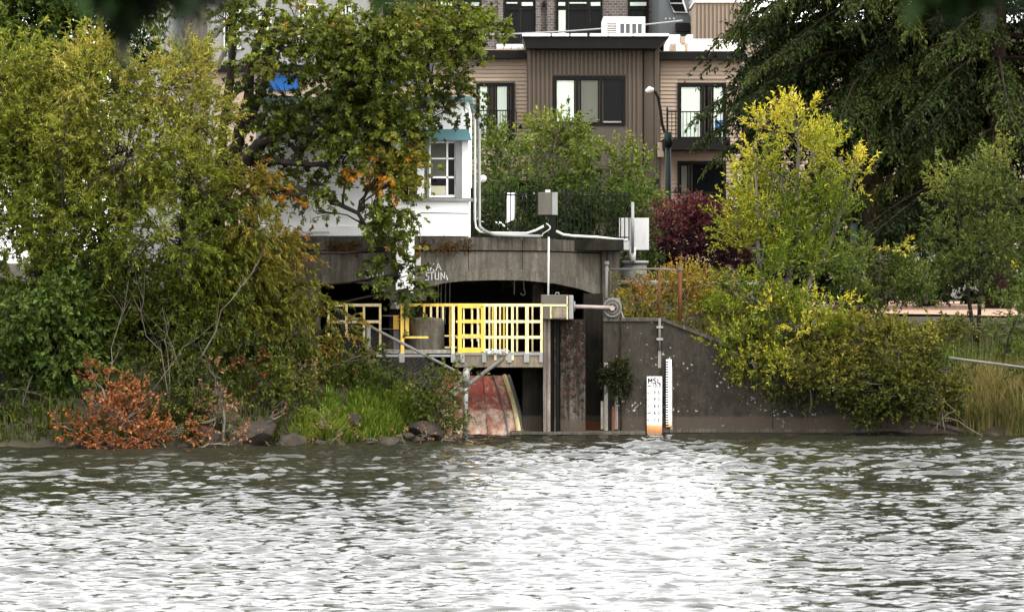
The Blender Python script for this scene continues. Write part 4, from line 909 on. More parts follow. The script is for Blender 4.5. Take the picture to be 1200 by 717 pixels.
# big willow on the left bank
t = plant('willow_tree', 'large yellow-green willow filling the left bank, over the water', 'tree', P(150, 470, 76.5))
up_ = [(40,130,75,60,77,1.3,.62),(120,110,80,55,76.6,1.3,.70),(200,105,55,45,77,1.1,.68),(235,150,30,40,77,1.0,.66),(60,190,80,65,76.6,1.4,.55),(150,175,80,65,76,1.4,.60),(225,215,55,50,76.3,1.2,.52),
       (20,265,70,65,76.3,1.3,.42),(105,260,75,70,75.8,1.5,.50),(190,275,70,55,76,1.4,.46),(5,95,45,40,77.4,1,.5),(215,75,30,20,77.2,.8,.66),(90,75,45,28,77.2,.9,.64),(10,165,50,40,77.2,1,.5),(20,85,45,40,78,1,.45),(70,150,40,40,78,1,.45),(0,200,40,40,78,1,.4),(0,220,40,40,77,1,.5)]
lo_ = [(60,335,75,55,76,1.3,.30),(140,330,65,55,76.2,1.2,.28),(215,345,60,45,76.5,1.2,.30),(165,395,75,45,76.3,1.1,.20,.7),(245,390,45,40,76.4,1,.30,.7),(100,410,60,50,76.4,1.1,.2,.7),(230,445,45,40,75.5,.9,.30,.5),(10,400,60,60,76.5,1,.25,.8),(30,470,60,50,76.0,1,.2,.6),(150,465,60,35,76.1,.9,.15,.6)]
wood(t, [[(150,480,76.8,.22),(140,380,76.8,.19),(120,280,76.8,.13),(100,150,76.8,.06)], [(150,480,76.8,.2),(190,380,76.6,.14),(215,260,76.4,.09),(225,150,76.8,.04)], [(90,500,76.5,.15),(60,380,76.4,.12),(30,260,76.4,.08),(30,130,77,.04)]], up_ + lo_, BARK)
foliage('crown', t, up_ + lo_, WIL, 105, 22, .42, .12, .034, .55, .15, .12, .35, twig=BARK, twig_n=.07)
t = plant('willow_tree', 'smaller drooping willow turning yellow-brown, between big willow and the dam', 'tree', P(300, 440, 77.2))
rt_ = [(262,240,46,36,77,1.0,.55),(300,268,38,30,77.3,.9,.58),(262,300,56,40,76.8,1,.52),(318,305,34,30,77.3,.8,.58),(305,345,46,34,77,.9,.52),(345,340,26,22,77.4,.6,.6),(372,366,24,18,77.6,.5,.62),(335,385,34,26,77.2,.7,.54),(275,370,46,36,76.6,.9,.42),(398,385,18,13,77.8,.4,.62,.8),(310,415,26,28,77,.6,.42,.5),(250,330,40,40,76.4,.9,.42),(292,222,28,18,77.3,.6,.55),(360,402,18,14,77.4,.5,.55,.6)]
wood(t, [[(255,450,77,.14),(260,370,77,.12),(280,290,77,.08),(300,240,77.2,.04)], [(258,400,77,.10),(310,345,77.1,.06),(370,330,77.4,.03)]], rt_, BARK)
foliage('crown', t, [l[:6] + (l[6] + .01,) + l[7:] for l in rt_], WILY, 120, 20, .42, .14, .032, .45, .4, .5, .1, twig=BARK, twig_n=.06)
# broadleaf shrub low at left
t = plant('elder_shrub', 'broad-leaved green shrub low at the left edge near the water', 'shrub', P(60, 520, 75.2))
sh_ = [(75,355,40,32,75.2,.7,.5),(110,330,25,22,75.4,.5,.5),(20,385,45,36,75,.8,.5),(70,400,35,30,74.9,.7,.62),(35,440,40,30,74.9,.7,.45),(80,440,30,24,74.8,.6,.62),(15,485,35,30,75,.7,.40,.6),(70,480,26,22,74.8,.5,.45,.6)]
wood(t, [[(50,525,75.3,.08),(45,450,75.2,.06),(55,370,75.2,.03)]], sh_, BARK, .03)
foliage('crown', t, sh_, BRI, 150, 13, .35, .13, .075, .7, .2, .3, .3, twig=BARKP, twig_n=.08)
# bare sticks on the left bank
def sticks(name, label, lst, mat, n=10):
    x0, y0, Y0 = lst[0][:3]; root = thing(name, label, 'branch', P(x0, y0, Y0))
    for (x0, y0, Y0, x1, y1, Y1, r) in lst:
        m = MB()
        A, B = P(x0, y0, Y0), P(x1, y1, Y1); L = (B-A).length; pts = []
        for i in range(8):
            q = A.lerp(B, i/7); q = q + Vector(rng.normal(0, L*.018, 3)) + Vector((0, 0, .08*L*math.sin(math.pi*i/7))) if 0 < i < 7 else q; pts.append(q)
        m.tube(pts, [r*(1-.75*i/7) for i in range(8)], 5)
        for k in range(n):
            i = rng.integers(2, 7); e = pts[i] + (B-A)*rng.uniform(.08, .25) + Vector(rng.normal(0, L*.09, 3)); m.tube([pts[i], pts[i].lerp(e, .5) + Vector(rng.normal(0, L*.01, 3)), e], [r*.4, r*.25, r*.1], 3, False)
        m.build('stick', mat, root, True)
    return root
sticks('bare_branch', 'bare pale twigs arching down through the left bank brush', [(196,505,74.9,198,370,74.8,.02),(200,500,74.8,165,330,74.6,.015),(215,500,74.8,190,360,74.5,.014),(230,430,75,300,310,75,.018),(120,480,74.7,150,330,74.4,.016),(170,470,74.6,250,380,74.4,.014),(262,495,74.4,232,400,74.4,.012)], BARKP)
sticks('bare_branch', 'pale bare twigs over the water edge at far left', [(0,455,74.6,60,470,74.3,.02),(10,525,74.4,38,440,74.4,.018),(60,520,74.4,20,470,74.4,.016),(0,500,74.5,50,530,74.1,.014)], BARKP)
sticks('bare_branch', 'dark bare branches crossing the sunlit willow crown', [(70,270,75.0,82,130,74.9,.022),(80,240,74.9,150,190,74.6,.02),(65,230,74.8,75,150,74.9,.018),(140,240,74.6,110,130,74.9,.016)], BARK, 8)
sticks('fallen_branch', 'pale fallen branch lying at the waterline beside the dead orange shrub', [(225,527,73.6,270,521,73.7,.03),(150,500,73.9,185,522,73.5,.025),(195,525,73.6,165,505,73.9,.02)], BARKP, 4)
# dead shrubs
t = plant('dead_shrub', 'dead rust-orange leaved shrub at the waterline of the left bank', 'shrub', P(130, 527, 73.6))
ds_ = [(120,470,30,28,74.1,.5,.6),(95,505,26,22,73.8,.5,.5),(145,495,36,30,73.7,.6,.55),(175,510,28,18,73.6,.5,.5),(110,445,14,16,74.3,.3,.6),(165,465,18,16,74,.35,.6),(212,503,18,15,73.6,.35,.55),(130,518,45,12,73.4,.4,.45)]
wood(t, [[(135,527,73.8,.05),(130,490,73.9,.04),(120,455,74.1,.02)]], ds_, BARKP, .02, 5)
foliage('crown', t, ds_, DEAD, 130, 9, .25, .085, .05, .8, .1, .2, .3, twig=BARKP, twig_n=.10)
t = plant('dead_shrub', 'small dead pinkish-brown shrub, right of the orange one by the rocks', 'shrub', P(265, 520, 74.2))
d2_ = [(262,460,20,20,74.5,.35,.6,.7),(255,490,24,22,74.2,.4,.55,.7),(275,505,20,14,74,.35,.5,.6),(250,440,14,14,74.8,.3,.6,.6)]
wood(t, [[(262,525,74.3,.03),(262,480,74.4,.02)]], d2_, BARKP, .015, 5); foliage('crown', t, d2_, DEADP, 110, 8, .22, .075, .04, .8, .1, .2, .3, twig=BARKP, twig_n=.12)
t = plant('bramble', 'tangled green and reddish bramble on the bank slope above the rocks', 'shrub', P(300, 480, 75.5))
foliage('stems_and_leaves', t, [(300,450,35,25,76,.6,.5,.8),(335,470,30,22,75.7,.5,.5,.7),(245,470,25,25,75,.5,.55,.6),(215,490,22,22,74.5,.4,.5,.7),(345,440,25,18,76.4,.5,.6,.7),(287,435,14,10,75.8,.3,.95,.6),(400,425,30,22,77.5,.5,.45,.8),(450,432,40,12,77.9,.5,.42,.6),(500,450,28,22,77.2,.5,.45,.7),(515,480,18,26,76.9,.5,.5,1.1),(532,496,10,14,76.9,.3,.5,1),(522,458,14,16,77.1,.35,.48,1),(490,475,24,20,76.8,.6,.45,.4)], BRM, 170, 13, .35, .08, .05, .8, .2, .1, .3, twig=BARKP, twig_n=.08)

t = plant('undergrowth', 'dark olive tangle of vines and twigs under the willow on the left bank', 'shrub', P(170, 480, 75))
ug = [(x, 470 + 22*math.sin(x*.9), 30, 34, 75.0 + .5*math.sin(x), .5, .25 + .1*math.sin(x*1.7), .8) for x in range(-160, 240, 32)] + [(x, 415 + 14*math.sin(x*.5), 34, 30, 76.2, .6, .2, .7) for x in range(-150, 300, 36)] + [(x, 508, 22, 16, 74.3, .3, .35, .5) for x in range(-160, 90, 30)] + [(x, 520, 20, 11, 73.75, .25, .3, .8) for x in range(-160, 105, 24)] + [(225,430,30,24,75.6,.5,.3),(285,400,34,24,76.4,.6,.3),(200,500,20,18,74.4,.4,.5,.6),(225,515,14,10,74.1,.2,.6,.6)]
foliage('leaves', t, ug, BRM, 120, 13, .4, .09, .045, .8, .35, .3, .1, twig=BARKP, twig_n=.10)
t = plant('leaf_litter', 'scattered brown dead twigs and leaves among the left bank boulders', 'dead leaves', P(300, 515, 75))
foliage('leaves', t, [(x, 500 + 8*math.sin(x), 22, 14, 75.0, .5, .4, .6) for x in range(235, 430, 28)] + [(x, 515, 22, 9, 75.6, .4, .35, .6) for x in range(440, 550, 26)] + [(340,440,40,22,76.8,.6,.5,.5),(395,410,24,16,77.9,.5,.4,.6)], DEADP, 60, 9, .28, .06, .03, .9, .2, .4, .4, twig=BARKP, twig_n=.5)
# maple
t = plant('maple_tree', 'many-stemmed maple with orange tinged leaves reaching over the white gatehouse', 'tree', P(262, 380, 79.0))
mp_l = [(355,35,42,32,79,1.1,.52),(420,45,50,38,78.6,1.2,.42),(480,38,40,30,78.6,1,.42),(530,35,38,26,78.8,.9,.45),(560,42,24,18,78.8,.6,.45),(395,85,50,30,79,1.2,.30),(455,95,45,36,78.8,1.1,.35),(505,90,40,26,79,.9,.38),
        (538,117,22,14,78.8,.5,.28,.8),(503,126,24,14,78.9,.5,.28,.8),(440,150,45,30,78.9,1,.42),(468,165,22,26,78.8,.7,.46),(452,205,28,30,78.7,.8,.54),(478,192,10,14,78.7,.4,.50),(440,235,16,14,78.8,.5,.50),(462,240,16,18,78.7,.5,.55),(447,262,20,13,78.8,.5,.48),(453,295,19,18,78.8,.5,.48),(468,325,22,20,78.8,.5,.38),(480,340,12,8,78.8,.3,.36),
        (330,60,36,26,79.2,.9,.45,.7),(375,130,38,28,79.3,.9,.30,.9),(335,115,32,26,79.5,.8,.30,.85),(290,105,20,18,79.6,.5,.28,.5),(345,172,36,18,79,.7,.28,.95),(300,195,26,16,79.2,.6,.28,.6),(370,215,34,14,79,.6,.40,.8),(405,180,30,22,79,.6,.38,.9),(310,228,24,14,79,.4,.45,.8),(280,150,20,18,79.6,.5,.25,.35),(410,120,34,26,79.2,.8,.32),(270,25,30,26,79.8,.8,.34,.5),(310,15,30,16,79.6,.8,.4,.7),(370,250,12,8,78.7,.3,.6,.5),
        (447,200,8,8,78.3,.25,1.0,.9),(398,203,6,5,78.3,.2,1.05,1.3),(341,230,5,4,78.3,.15,1.05,1.5),(457,216,6,5,78.3,.2,.95,1)]
wood(t, [[(238,400,79.4,.26),(248,260,79.4,.24),(280,190,79.3,.15),(340,130,79.1,.09),(420,95,78.9,.06),(500,80,78.9,.04)], [(240,300,79.5,.16),(262,160,79.8,.10),(272,60,80,.10),(275,-30,80,.06)],
         [(250,270,79.4,.17),(285,140,79.6,.12),(300,60,79.8,.09),(320,-20,79.8,.05)], [(255,240,79.3,.14),(300,170,79,.10),(380,150,78.9,.07),(450,170,78.8,.04)], [(250,255,79.2,.13),(310,215,78.9,.09),(370,225,78.8,.06),(420,250,78.7,.045),(445,290,78.7,.02)], [(262,200,79.6,.12),(310,100,79.6,.09),(325,20,79.5,.05)],[(280,190,79.3,.10),(340,190,79,.07),(400,195,78.9,.04)]], mp_l, BARK, .045, 7)
foliage('crown', t, mp_l, MAP, 110, 8, .5, .115, .06, .8, .25, .5, .25, upb=.9, lobed=5, twig=BARK, twig_n=.08)
# trees behind the willow, upper left
t = plant('broadleaf_tree', 'dark leafy tree behind the willow at the upper left corner', 'tree', P(60, 330, 92))
bl_ = [(30,10,60,45,91,1.4,.45),(95,30,50,40,91,1.3,.40),(0,60,50,40,91,1.3,.45),(150,45,35,40,92,1,.30,.7),(130,-10,60,30,91,1.3,.4),(190,15,30,35,92,.9,.3,.6),(70,-30,80,30,91,1.5,.4),(160,95,40,40,92,1,.25,.6),(10,60,50,50,93,1.2,.35),(60,80,50,40,93,1.2,.3),(110,0,50,40,92,1.2,.4),(-20,10,50,40,92,1.2,.4),(40,-20,60,30,92,1.2,.4),(20,160,40,40,95,1,.3,.7),(80,170,40,40,95,1,.3,.7)]
wood(t, [[(60,340,92,.3),(62,200,92,.24),(70,60,92,.14),(80,-30,92,.06)], [(66,180,92,.2),(120,70,92,.1),(150,0,92,.05)]], bl_, BARK)
foliage('crown', t, bl_, GRN, 95, 14, .5, .15, .07, .8, .2, .3, .3, twig=BARK, twig_n=.06)
t = plant('bare_tree', 'tree with a thick pale grey trunk between willow and maple stems at top', 'tree', P(228, 330, 88))
wood(t, [[(226,340,88,.34),(228,100,88,.31),(226,-60,88,.26)], [(236,60,88,.10),(262,30,87.8,.06),(285,15,87.6,.03)], [(240,110,87.8,.08),(262,62,87.5,.05),(275,40,87.4,.02)], [(226,60,88,.09),(205,10,87.8,.05)]], [], BARKP)
foliage('crown', t, [(245,20,20,18,88,.6,.4,.4),(205,-10,40,20,88,.8,.4,.5),(255,90,22,40,88.5,.6,.2,.5)], GRN, 30, 12, .4, .10, .05, .8, .2, .2, .3)

# trees and hedge behind the fence, centre
def ctree(label, base, stems, lobes, mat=GRN, dens=42):
    t = plant('garden_tree', label, 'tree', base, 'light green trees in front of the townhouse'); wood(t, stems, lobes, BARKP, .04, 4)
    foliage('crown', t, lobes, mat, dens*2.3, 14, .6, .13, .055, .65, .25, .25, .6, twig=BARKP, twig_n=.1); return t
ctree('tallest light green tree, below the wide townhouse window behind the dam', P(650,345,99), [[(650,345,99,.12),(650,240,99,.09),(650,170,99,.04)]], [(650,160,26,20,99,.7,.62),(640,190,42,28,99,1,.52),(680,175,22,16,99,.6,.55,.8),(660,225,48,30,99,1.1,.40),(630,250,34,24,99,.9,.35),(668,143,12,6,99,.3,.6,.5)])
ctree('light green tree beside the gatehouse and conduits', P(590,345,97), [[(590,345,97,.10),(588,250,97,.07),(590,190,97,.03)]], [(582,178,24,18,97,.6,.45),(600,205,34,28,97,.9,.50),(575,215,24,30,97,.7,.45),(590,250,36,26,97,.9,.35)])
ctree('light green tree with upright yellowish tips, left of the street lamp', P(725,345,98), [[(725,345,98,.10),(722,270,98,.07),(728,190,98,.03)]], [(715,200,24,24,98,.7,.50),(742,215,22,28,98,.7,.60),(700,225,26,26,98,.8,.45),(735,250,36,24,98,.9,.45),(725,178,8,14,98,.25,.65,.8),(739,185,6,12,98,.2,.65,.8),(748,198,7,12,98,.2,.7,.8),(758,245,14,20,98,.5,.62)])
t = plant('hedge', 'dark dense hedge just behind the black fence on the dam', 'hedge', P(660, 330, 88.5))
foliage('leaves', t, [(x, 258 + 3*math.sin(x), 24, 30, 88.5, .6, .12) for x in range(560, 745, 26)], GRN, 190, 13, .35, .09, .05, .9, .1, .1, .3)
foliage('lower_leaves', t, [(x, 300, 24, 28, 88.5, .6, .1) for x in range(560, 745, 26)], GRN, 90, 12, .35, .09, .05, .9, .1, .1, .3)
t = plant('plum_shrub', 'dark purple-leaved plum shrub behind the white sign', 'shrub', P(808, 345, 94))
pl_ = [(800,268,36,24,94,.9,.5),(830,262,28,20,94,.8,.55),(778,285,28,24,94,.8,.45),(815,295,44,26,94,1,.40),(850,275,26,28,94,.8,.45),(770,312,26,16,94,.7,.4),(845,312,36,18,94,.8,.4),(800,248,14,10,94,.4,.8,.6),(822,243,12,9,94,.3,.7,.6),(768,262,12,14,94,.3,.6,.7)]
wood(t, [[(810,345,94,.10),(812,300,94,.08),(808,260,94,.04)]], pl_, BARKR, .03); foliage('crown', t, pl_, PUR, 190, 13, .35, .09, .05, .8, .1, .1, .6, twig=BARKR, twig_n=.08)

# conifers
def conifer(label, px, Y, ybase, r0, htop, zlow, seed, Rmax, n_lv, nk):
    t = plant('conifer_tree', label, 'tree', P(px, ybase, Y)); r_ = np.random.default_rng(seed); x0 = P(px, 0, Y).x; zb = P(0, ybase, Y).z
    MB().tube([Vector((x0 + .04*math.sin(k*1.3), Y, zb - .4 + (htop+.4)*k/12)) for k in range(13)], [r0*1.15] + [r0*(1-.9*k/12) for k in range(1, 13)], 12).build('trunk', BARKR, t, True)
    m = MB(); B = []; D = []; SL = []; T = []
    for i in range(n_lv):
        f = i/n_lv; z = zb + zlow + (htop - zlow)*f
        for k in range(nk):
            a = r_.uniform(0, 6.283) ; Lb = Rmax*(1-f)**.6*r_.uniform(.7, 1.08); dv = np.array([math.cos(a), math.sin(a)*.9])
            pts = []; tw = r_.normal(0, .25); N = 9
            for q in range(N+1):
                s = q/N; off = dv*Lb*s; pts.append(np.array([x0 + off[0] - tw*off[1]*s*.4, Y + off[1] + tw*off[0]*s*.4, z + .55*s*Lb*.25 - 1.6*s*s*Lb*.33 + (.12*Lb*max(0, s-.75))]))
            m.tube([Vector(p) for p in pts], [.055*(1-.85*q/N) for q in range(N+1)], 4, False)
            nf = int(Lb*17)
            s = r_.uniform(.18, 1, nf)**.8; idx = np.minimum((s*N).astype(int), N-1); pp = np.array(pts); base = pp[idx] + (pp[idx+1]-pp[idx])*(s*N-idx)[:, None]
            sd = r_.choice([-1, 1], nf)[:, None]; perp = np.array([-dv[1], dv[0], 0]); dd = unit(sd*perp*r_.uniform(.3, 1, (nf, 1)) + np.array([dv[0], dv[1], 0])*.6 + np.array([0, 0, -.35]) + r_.normal(0, .15, (nf, 3)))
            B.append(base); D.append(dd); SL.append((.35 + .55*(1-s))*r_.uniform(.6, 1.3, nf)); T.append(np.full(nf, .38 + r_.normal(0, .09)) + .13*s + r_.normal(0, .05, nf))
    m.build('branches', BARKR, t, kind='stuff')
    V, Q, tt = spray_leaves(np.concatenate(B), np.concatenate(D), np.concatenate(SL)*1.15, 15, .15, .05, .6, .5, .3, np.concatenate(T), .8)
    np_mesh('crown', V, Q, NDL, t, tt, kind='stuff'); return t
conifer('tall dark conifer with thick reddish trunk right of the golden tree', 1022, 100, 345, .33, 19, 5.3, 21, 4.7, 22, 10)
conifer('second tall dark conifer filling the upper right corner', 1170, 99, 345, .33, 18, 2.4, 22, 5.6, 24, 8)
conifer('slimmer dark conifer between the two big conifers, farther back', 1085, 106, 345, .25, 16, 1.2, 23, 3.8, 20, 6)
inner = {0: [(900,40,40,60),(960,20,50,60),(890,110,36,40),(940,110,50,50),(1000,70,50,60),(1060,60,50,60),(982,130,40,36),(1060,140,45,45),(905,170,28,34),(885,210,20,36),(1070,200,30,40),(975,180,30,26),(1030,10,60,50),(870,60,30,26),(1080,20,40,40),(880,260,16,30),(925,190,40,50),(950,250,45,40),(900,240,26,40),(1075,250,26,40)], 1: [(1130,60,50,60),(1180,30,60,60),(1130,140,50,50),(1190,130,50,60),(1100,230,36,50),(1190,200,50,50),(1120,180,50,40),(1240,80,50,80),(1080,270,22,36),(1150,0,60,50)]}
for i, nm in enumerate(('conifer_tree', 'conifer_tree.001')):
    foliage('inner_crown', bpy.data.objects[nm], [(a, b_, c, d, 100.5, 1.3, .38) for a, b_, c, d in inner[i]], NDL, 34, 14, .8, .18, .065, .6, .5, .35, -.2)
t = plant('laurel_hedge', 'dark evergreen shrubs behind the road verge at right', 'hedge', P(1080, 350, 113))
foliage('leaves', t, [(x, 300 + 14*math.sin(x*.7), 34, 46, 113, 1.2, .15) for x in range(870, 1850, 40)], NDL, 60, 13, .5, .18, .09, .9, .1, .1, .3)

# golden tree
t = plant('golden_ash_tree', 'bright yellow-green ash tree growing above the wing wall', 'tree', P(925, 400, 81.6))
go_ = [(930,150,22,24,81.5,.5,.85),(905,160,12,18,81.4,.35,.85),(888,185,16,16,81.4,.4,.8),(950,185,30,28,81.5,.7,.72),(985,190,18,16,81.3,.45,.86),(1003,200,12,14,81.2,.35,.92),(915,205,28,26,81.4,.7,.62),(880,225,24,22,81.4,.5,.72),(955,230,36,28,81.5,.8,.52),(905,250,36,28,81.2,.8,.60),(865,262,24,22,81.2,.5,.78),(940,275,38,28,81.2,.9,.42),(985,255,22,26,81.4,.6,.55),(880,295,30,24,81,.7,.70),(920,315,40,26,81,.9,.45),(862,325,20,18,80.8,.5,.66),(968,305,28,22,81.2,.7,.35),(875,350,34,22,80.6,.7,.55),(845,365,26,18,80.5,.5,.58),(930,128,6,14,81.4,.25,.95),(948,130,5,12,81.4,.2,.95),(1012,185,5,9,81.1,.2,1.0),(893,150,6,14,81.3,.2,.95)]
go2 = [(905,385,38,26,80.2,.7,.40),(960,370,34,24,80.2,.7,.35),(860,400,30,20,79.8,.5,.45),(895,412,26,16,79.5,.5,.58),(925,425,28,16,79.4,.5,.56),(985,390,30,20,80,.6,.4),(960,355,8,6,79.4,.25,.95),(987,355,9,6,79.3,.25,1.0),(935,385,14,8,79.2,.3,.9),(885,432,20,10,79.3,.4,.72),(905,362,8,6,79.6,.25,.9)]
wood(t, [[(922,430,81.6,.12),(925,330,81.5,.09),(935,240,81.5,.06),(935,150,81.5,.02)], [(922,400,81.6,.09),(890,320,81.2,.06),(885,200,81.4,.02)], [(924,380,81.6,.07),(975,280,81.3,.05),(1000,205,81.2,.02)]], go_ + go2, BARKP, .035, 3)
foliage('crown', t, [l[:6] + (l[6] - .07,) + l[7:] for l in go_ if l[:2] not in ((1012,185),(988,256))] + [l[:6] + (l[6] + .04,) + l[7:] for l in go2], YEL_L, 155, 18, .48, .10, .032, .55, .05, .05, .9, twig=BARKP, twig_n=.06)
t = plant('ash_sapling', 'green ash sapling with a few yellow tips between golden tree and white signs', 'tree', P(1030, 400, 83))
as_ = [(1030,305,28,18,83,.6,.45),(1010,330,26,22,82.8,.6,.38),(1055,320,28,18,83,.6,.40),(1040,345,36,18,82.8,.7,.33),(1052,292,10,6,82.6,.25,.85),(1000,360,28,16,82.4,.6,.38),(1075,340,20,14,83,.5,.35)]
wood(t, [[(1030,420,83,.06),(1030,350,83,.045),(1032,300,83,.02)]], as_, BARKP, .025); foliage('crown', t, as_, ASHL, 170, 16, .36, .11, .034, .6, .15, .1, .6, twig=BARKP, twig_n=.06)
t = plant('ash_tree', 'grey-green ash tree with thin twin stems at the right edge', 'tree', P(1135, 400, 84.5))
ra_ = [(1160,205,26,22,84.6,.6,.62),(1165,185,10,12,84.6,.3,.72),(1120,215,24,22,84.5,.6,.58),(1105,240,22,20,84.4,.5,.58),(1145,245,32,24,84.5,.8,.55),(1185,240,24,26,84.6,.7,.50),(1120,275,28,20,84.3,.7,.52),(1160,285,32,22,84.4,.8,.48),(1195,285,22,26,84.4,.6,.48),(1130,320,30,18,84.2,.7,.42,.8),(1175,325,28,18,84.2,.7,.45,.7),(1210,320,26,24,84.3,.6,.45),(1110,330,16,14,84,.4,.4,.7),(1150,345,20,12,84,.5,.4,.5),(1230,250,40,40,84.5,.9,.5)]
wood(t, [[(1143,400,84.5,.055),(1136,350,84.5,.045),(1130,290,84.5,.035),(1120,220,84.5,.015)], [(1146,400,84.4,.055),(1148,350,84.5,.045),(1155,280,84.5,.035),(1160,200,84.6,.015)]], ra_, BARK, .025); foliage('crown', t, [l[:6] + (l[6] - .10,) + l[7:] for l in ra_], ASHL, 120, 16, .36, .10, .032, .6, .1, .1, .6, twig=BARK, twig_n=.06)
t = plant('sapling', 'leaning thin sapling in front of the marker posts at the right edge', 'tree', P(1180, 420, 82))
s_l = [(1190,375,24,16,82,.5,.4,.6),(1205,400,26,18,82,.5,.4,.6),(1165,395,18,14,82,.4,.38,.5),(1225,360,30,26,82,.6,.45)]
wood(t, [[(1172,440,82,.03),(1182,395,82,.025),(1198,360,82,.01)]], s_l, BARK, .018); foliage('crown', t, s_l, GRN, 130, 14, .36, .10, .035, .6, .1, .1, .6, twig=BARK, twig_n=.08)
# understorey along the right
t = plant('yellowing_shrub', 'yellow and brown shrubs tangled round the rusty pipe posts', 'shrub', P(790, 376, 81.5))
foliage('stems_and_leaves', t, [(745,352,20,24,81.3,.5,.62),(775,345,22,26,81.4,.5,.70),(805,350,24,26,81.2,.5,.60),(830,345,22,22,81.2,.5,.66),(850,350,22,24,81,.5,.62),(790,325,12,8,81.6,.3,.5,.6),(740,330,10,8,81.6,.3,.7,.6),(822,372,22,16,80.9,.5,.4),(850,385,24,16,80.7,.5,.5),(840,400,14,10,80.3,.4,.3)], leaf_mat('yellow_brown_leaf', [(0, (.06,.07,.015)), (.4, (.18,.17,.03)), (.7, (.38,.33,.05)), (.9, (.34,.17,.06)), (1, (.3,.11,.05))]), 240, 13, .32, .07, .032, .8, .05, .1, .6, twig=BARKP, twig_n=.12)
bz = leaf_mat('bramble_mixed_leaf', [(0.0, (0.022,0.030,0.008)), (0.35, (0.06,0.075,0.015)), (0.6, (0.14,0.145,0.025)), (0.8, (0.28,0.26,0.04)), (1.0, (0.28,0.13,0.05))])
t = plant('bramble', 'wide tangle of green brambles hanging over the right end of the wing wall', 'shrub', P(1000, 500, 79.6))
br_ = [(880,452,18,12,79.4,.4,.5,.6),(930,456,24,12,79.4,.4,.35,.6),(970,420,36,24,79.6,.6,.45),(1010,402,36,22,79.8,.7,.52),(1050,402,36,20,79.8,.7,.50),(1085,402,30,16,79.8,.6,.47),(1000,438,36,20,79.3,.6,.40),(1045,440,40,24,79.2,.6,.38),(1085,436,32,22,79.2,.6,.38),(1020,472,14,14,79.2,.3,.35,.7),(1066,462,30,16,79.1,.5,.36,.9),(1100,462,24,18,79,.5,.38,.9),(1018,492,7,13,79.2,.2,.38,1),(1005,475,10,12,79.25,.25,.3,.8),(1048,470,20,16,79.1,.4,.25,.9),(1098,476,22,16,78.95,.4,.2,.9),(1060,383,60,12,81.5,.8,.45),(1110,397,24,16,80.5,.6,.47),(960,395,30,18,80.4,.6,.34),(865,420,20,12,79.6,.4,.42,.8),(890,400,30,16,79.9,.5,.38),(1115,430,22,20,79.6,.5,.44,.8),(945,445,22,14,79.3,.4,.45,.8),(1120,470,14,16,78.8,.3,.5,.6)]
foliage('stems_and_leaves', t, br_ + [(935,430,34,22,79.3,.45,.5),(975,455,26,20,79.2,.4,.42),(1030,455,34,22,79.1,.4,.45),(1075,452,30,22,79.0,.4,.45)], bz, 230, 13, .28, .075, .048, .8, .2, .2, .25, twig=BARKP, twig_n=.07)
t = plant('wall_creeper', 'dark leafy creeper clump clinging to a crack in the wall left of the gauges', 'plant', P(723, 465, 79.8))
foliage('leaves', t, [(724,432,13,12,79.8,.14,.35),(722,446,15,13,79.78,.16,.25),(727,456,11,10,79.8,.14,.3),(714,440,8,10,79.85,.1,.3)], leaf_mat('creeper_leaf', [(0, (.012,.016,.006)), (.5, (.05,.06,.02)), (1, (.14,.12,.05))]), 900, 9, .14, .05, .035, .9, .2, .2, .3, twig=BARK, twig_n=.06)
cr = [P(723 + x, y, 79.93) for x, y in ((4,372),(5,390),(3,410),(5,430),(3,455),(5,470),(6,485),(5,505))]
MB().tube(cr, .014, 5).build('stem', BARK, t)
st_ = thing('timber_stake', 'rotting timber stakes with rust stain below the wall creeper', 'stake', P(717, 507, 79.85))
for r, mt in (((708, 425, 712.5, 507), CON_PALE), ((712.8, 462, 716.5, 507), TRIMD), ((716.8, 478, 720, 507), RUST), ((720.2, 462, 724, 503), TIMB), ((704, 470, 707.6, 503), TIMB)): pb('board', mt, st_, *r, 79.90 + .01*random.random(), .07, .004)
# brown ferns on the cornice joint
for i, (x0, x1, lab) in enumerate(((497, 536, 'long clump of brown ferns growing from the cornice joint under the gatehouse window'), (538, 550, 'short tall clump of brown ferns at the gatehouse corner joint'), (388, 422, 'clump of brown ferns on the cornice left of the painted pier'))):
    f = plant('fern_clump', lab, 'plant', P((x0+x1)/2, 295, 79.9), 'brown ferns along the dam cornice')
    foliage('fronds', f, [(x, 289, 4, 6, 79.92, .07, .5) for x in range(x0, x1, 5)], FERN, 900, 8, .10, .05, .018, .6, .3, .2, .4)

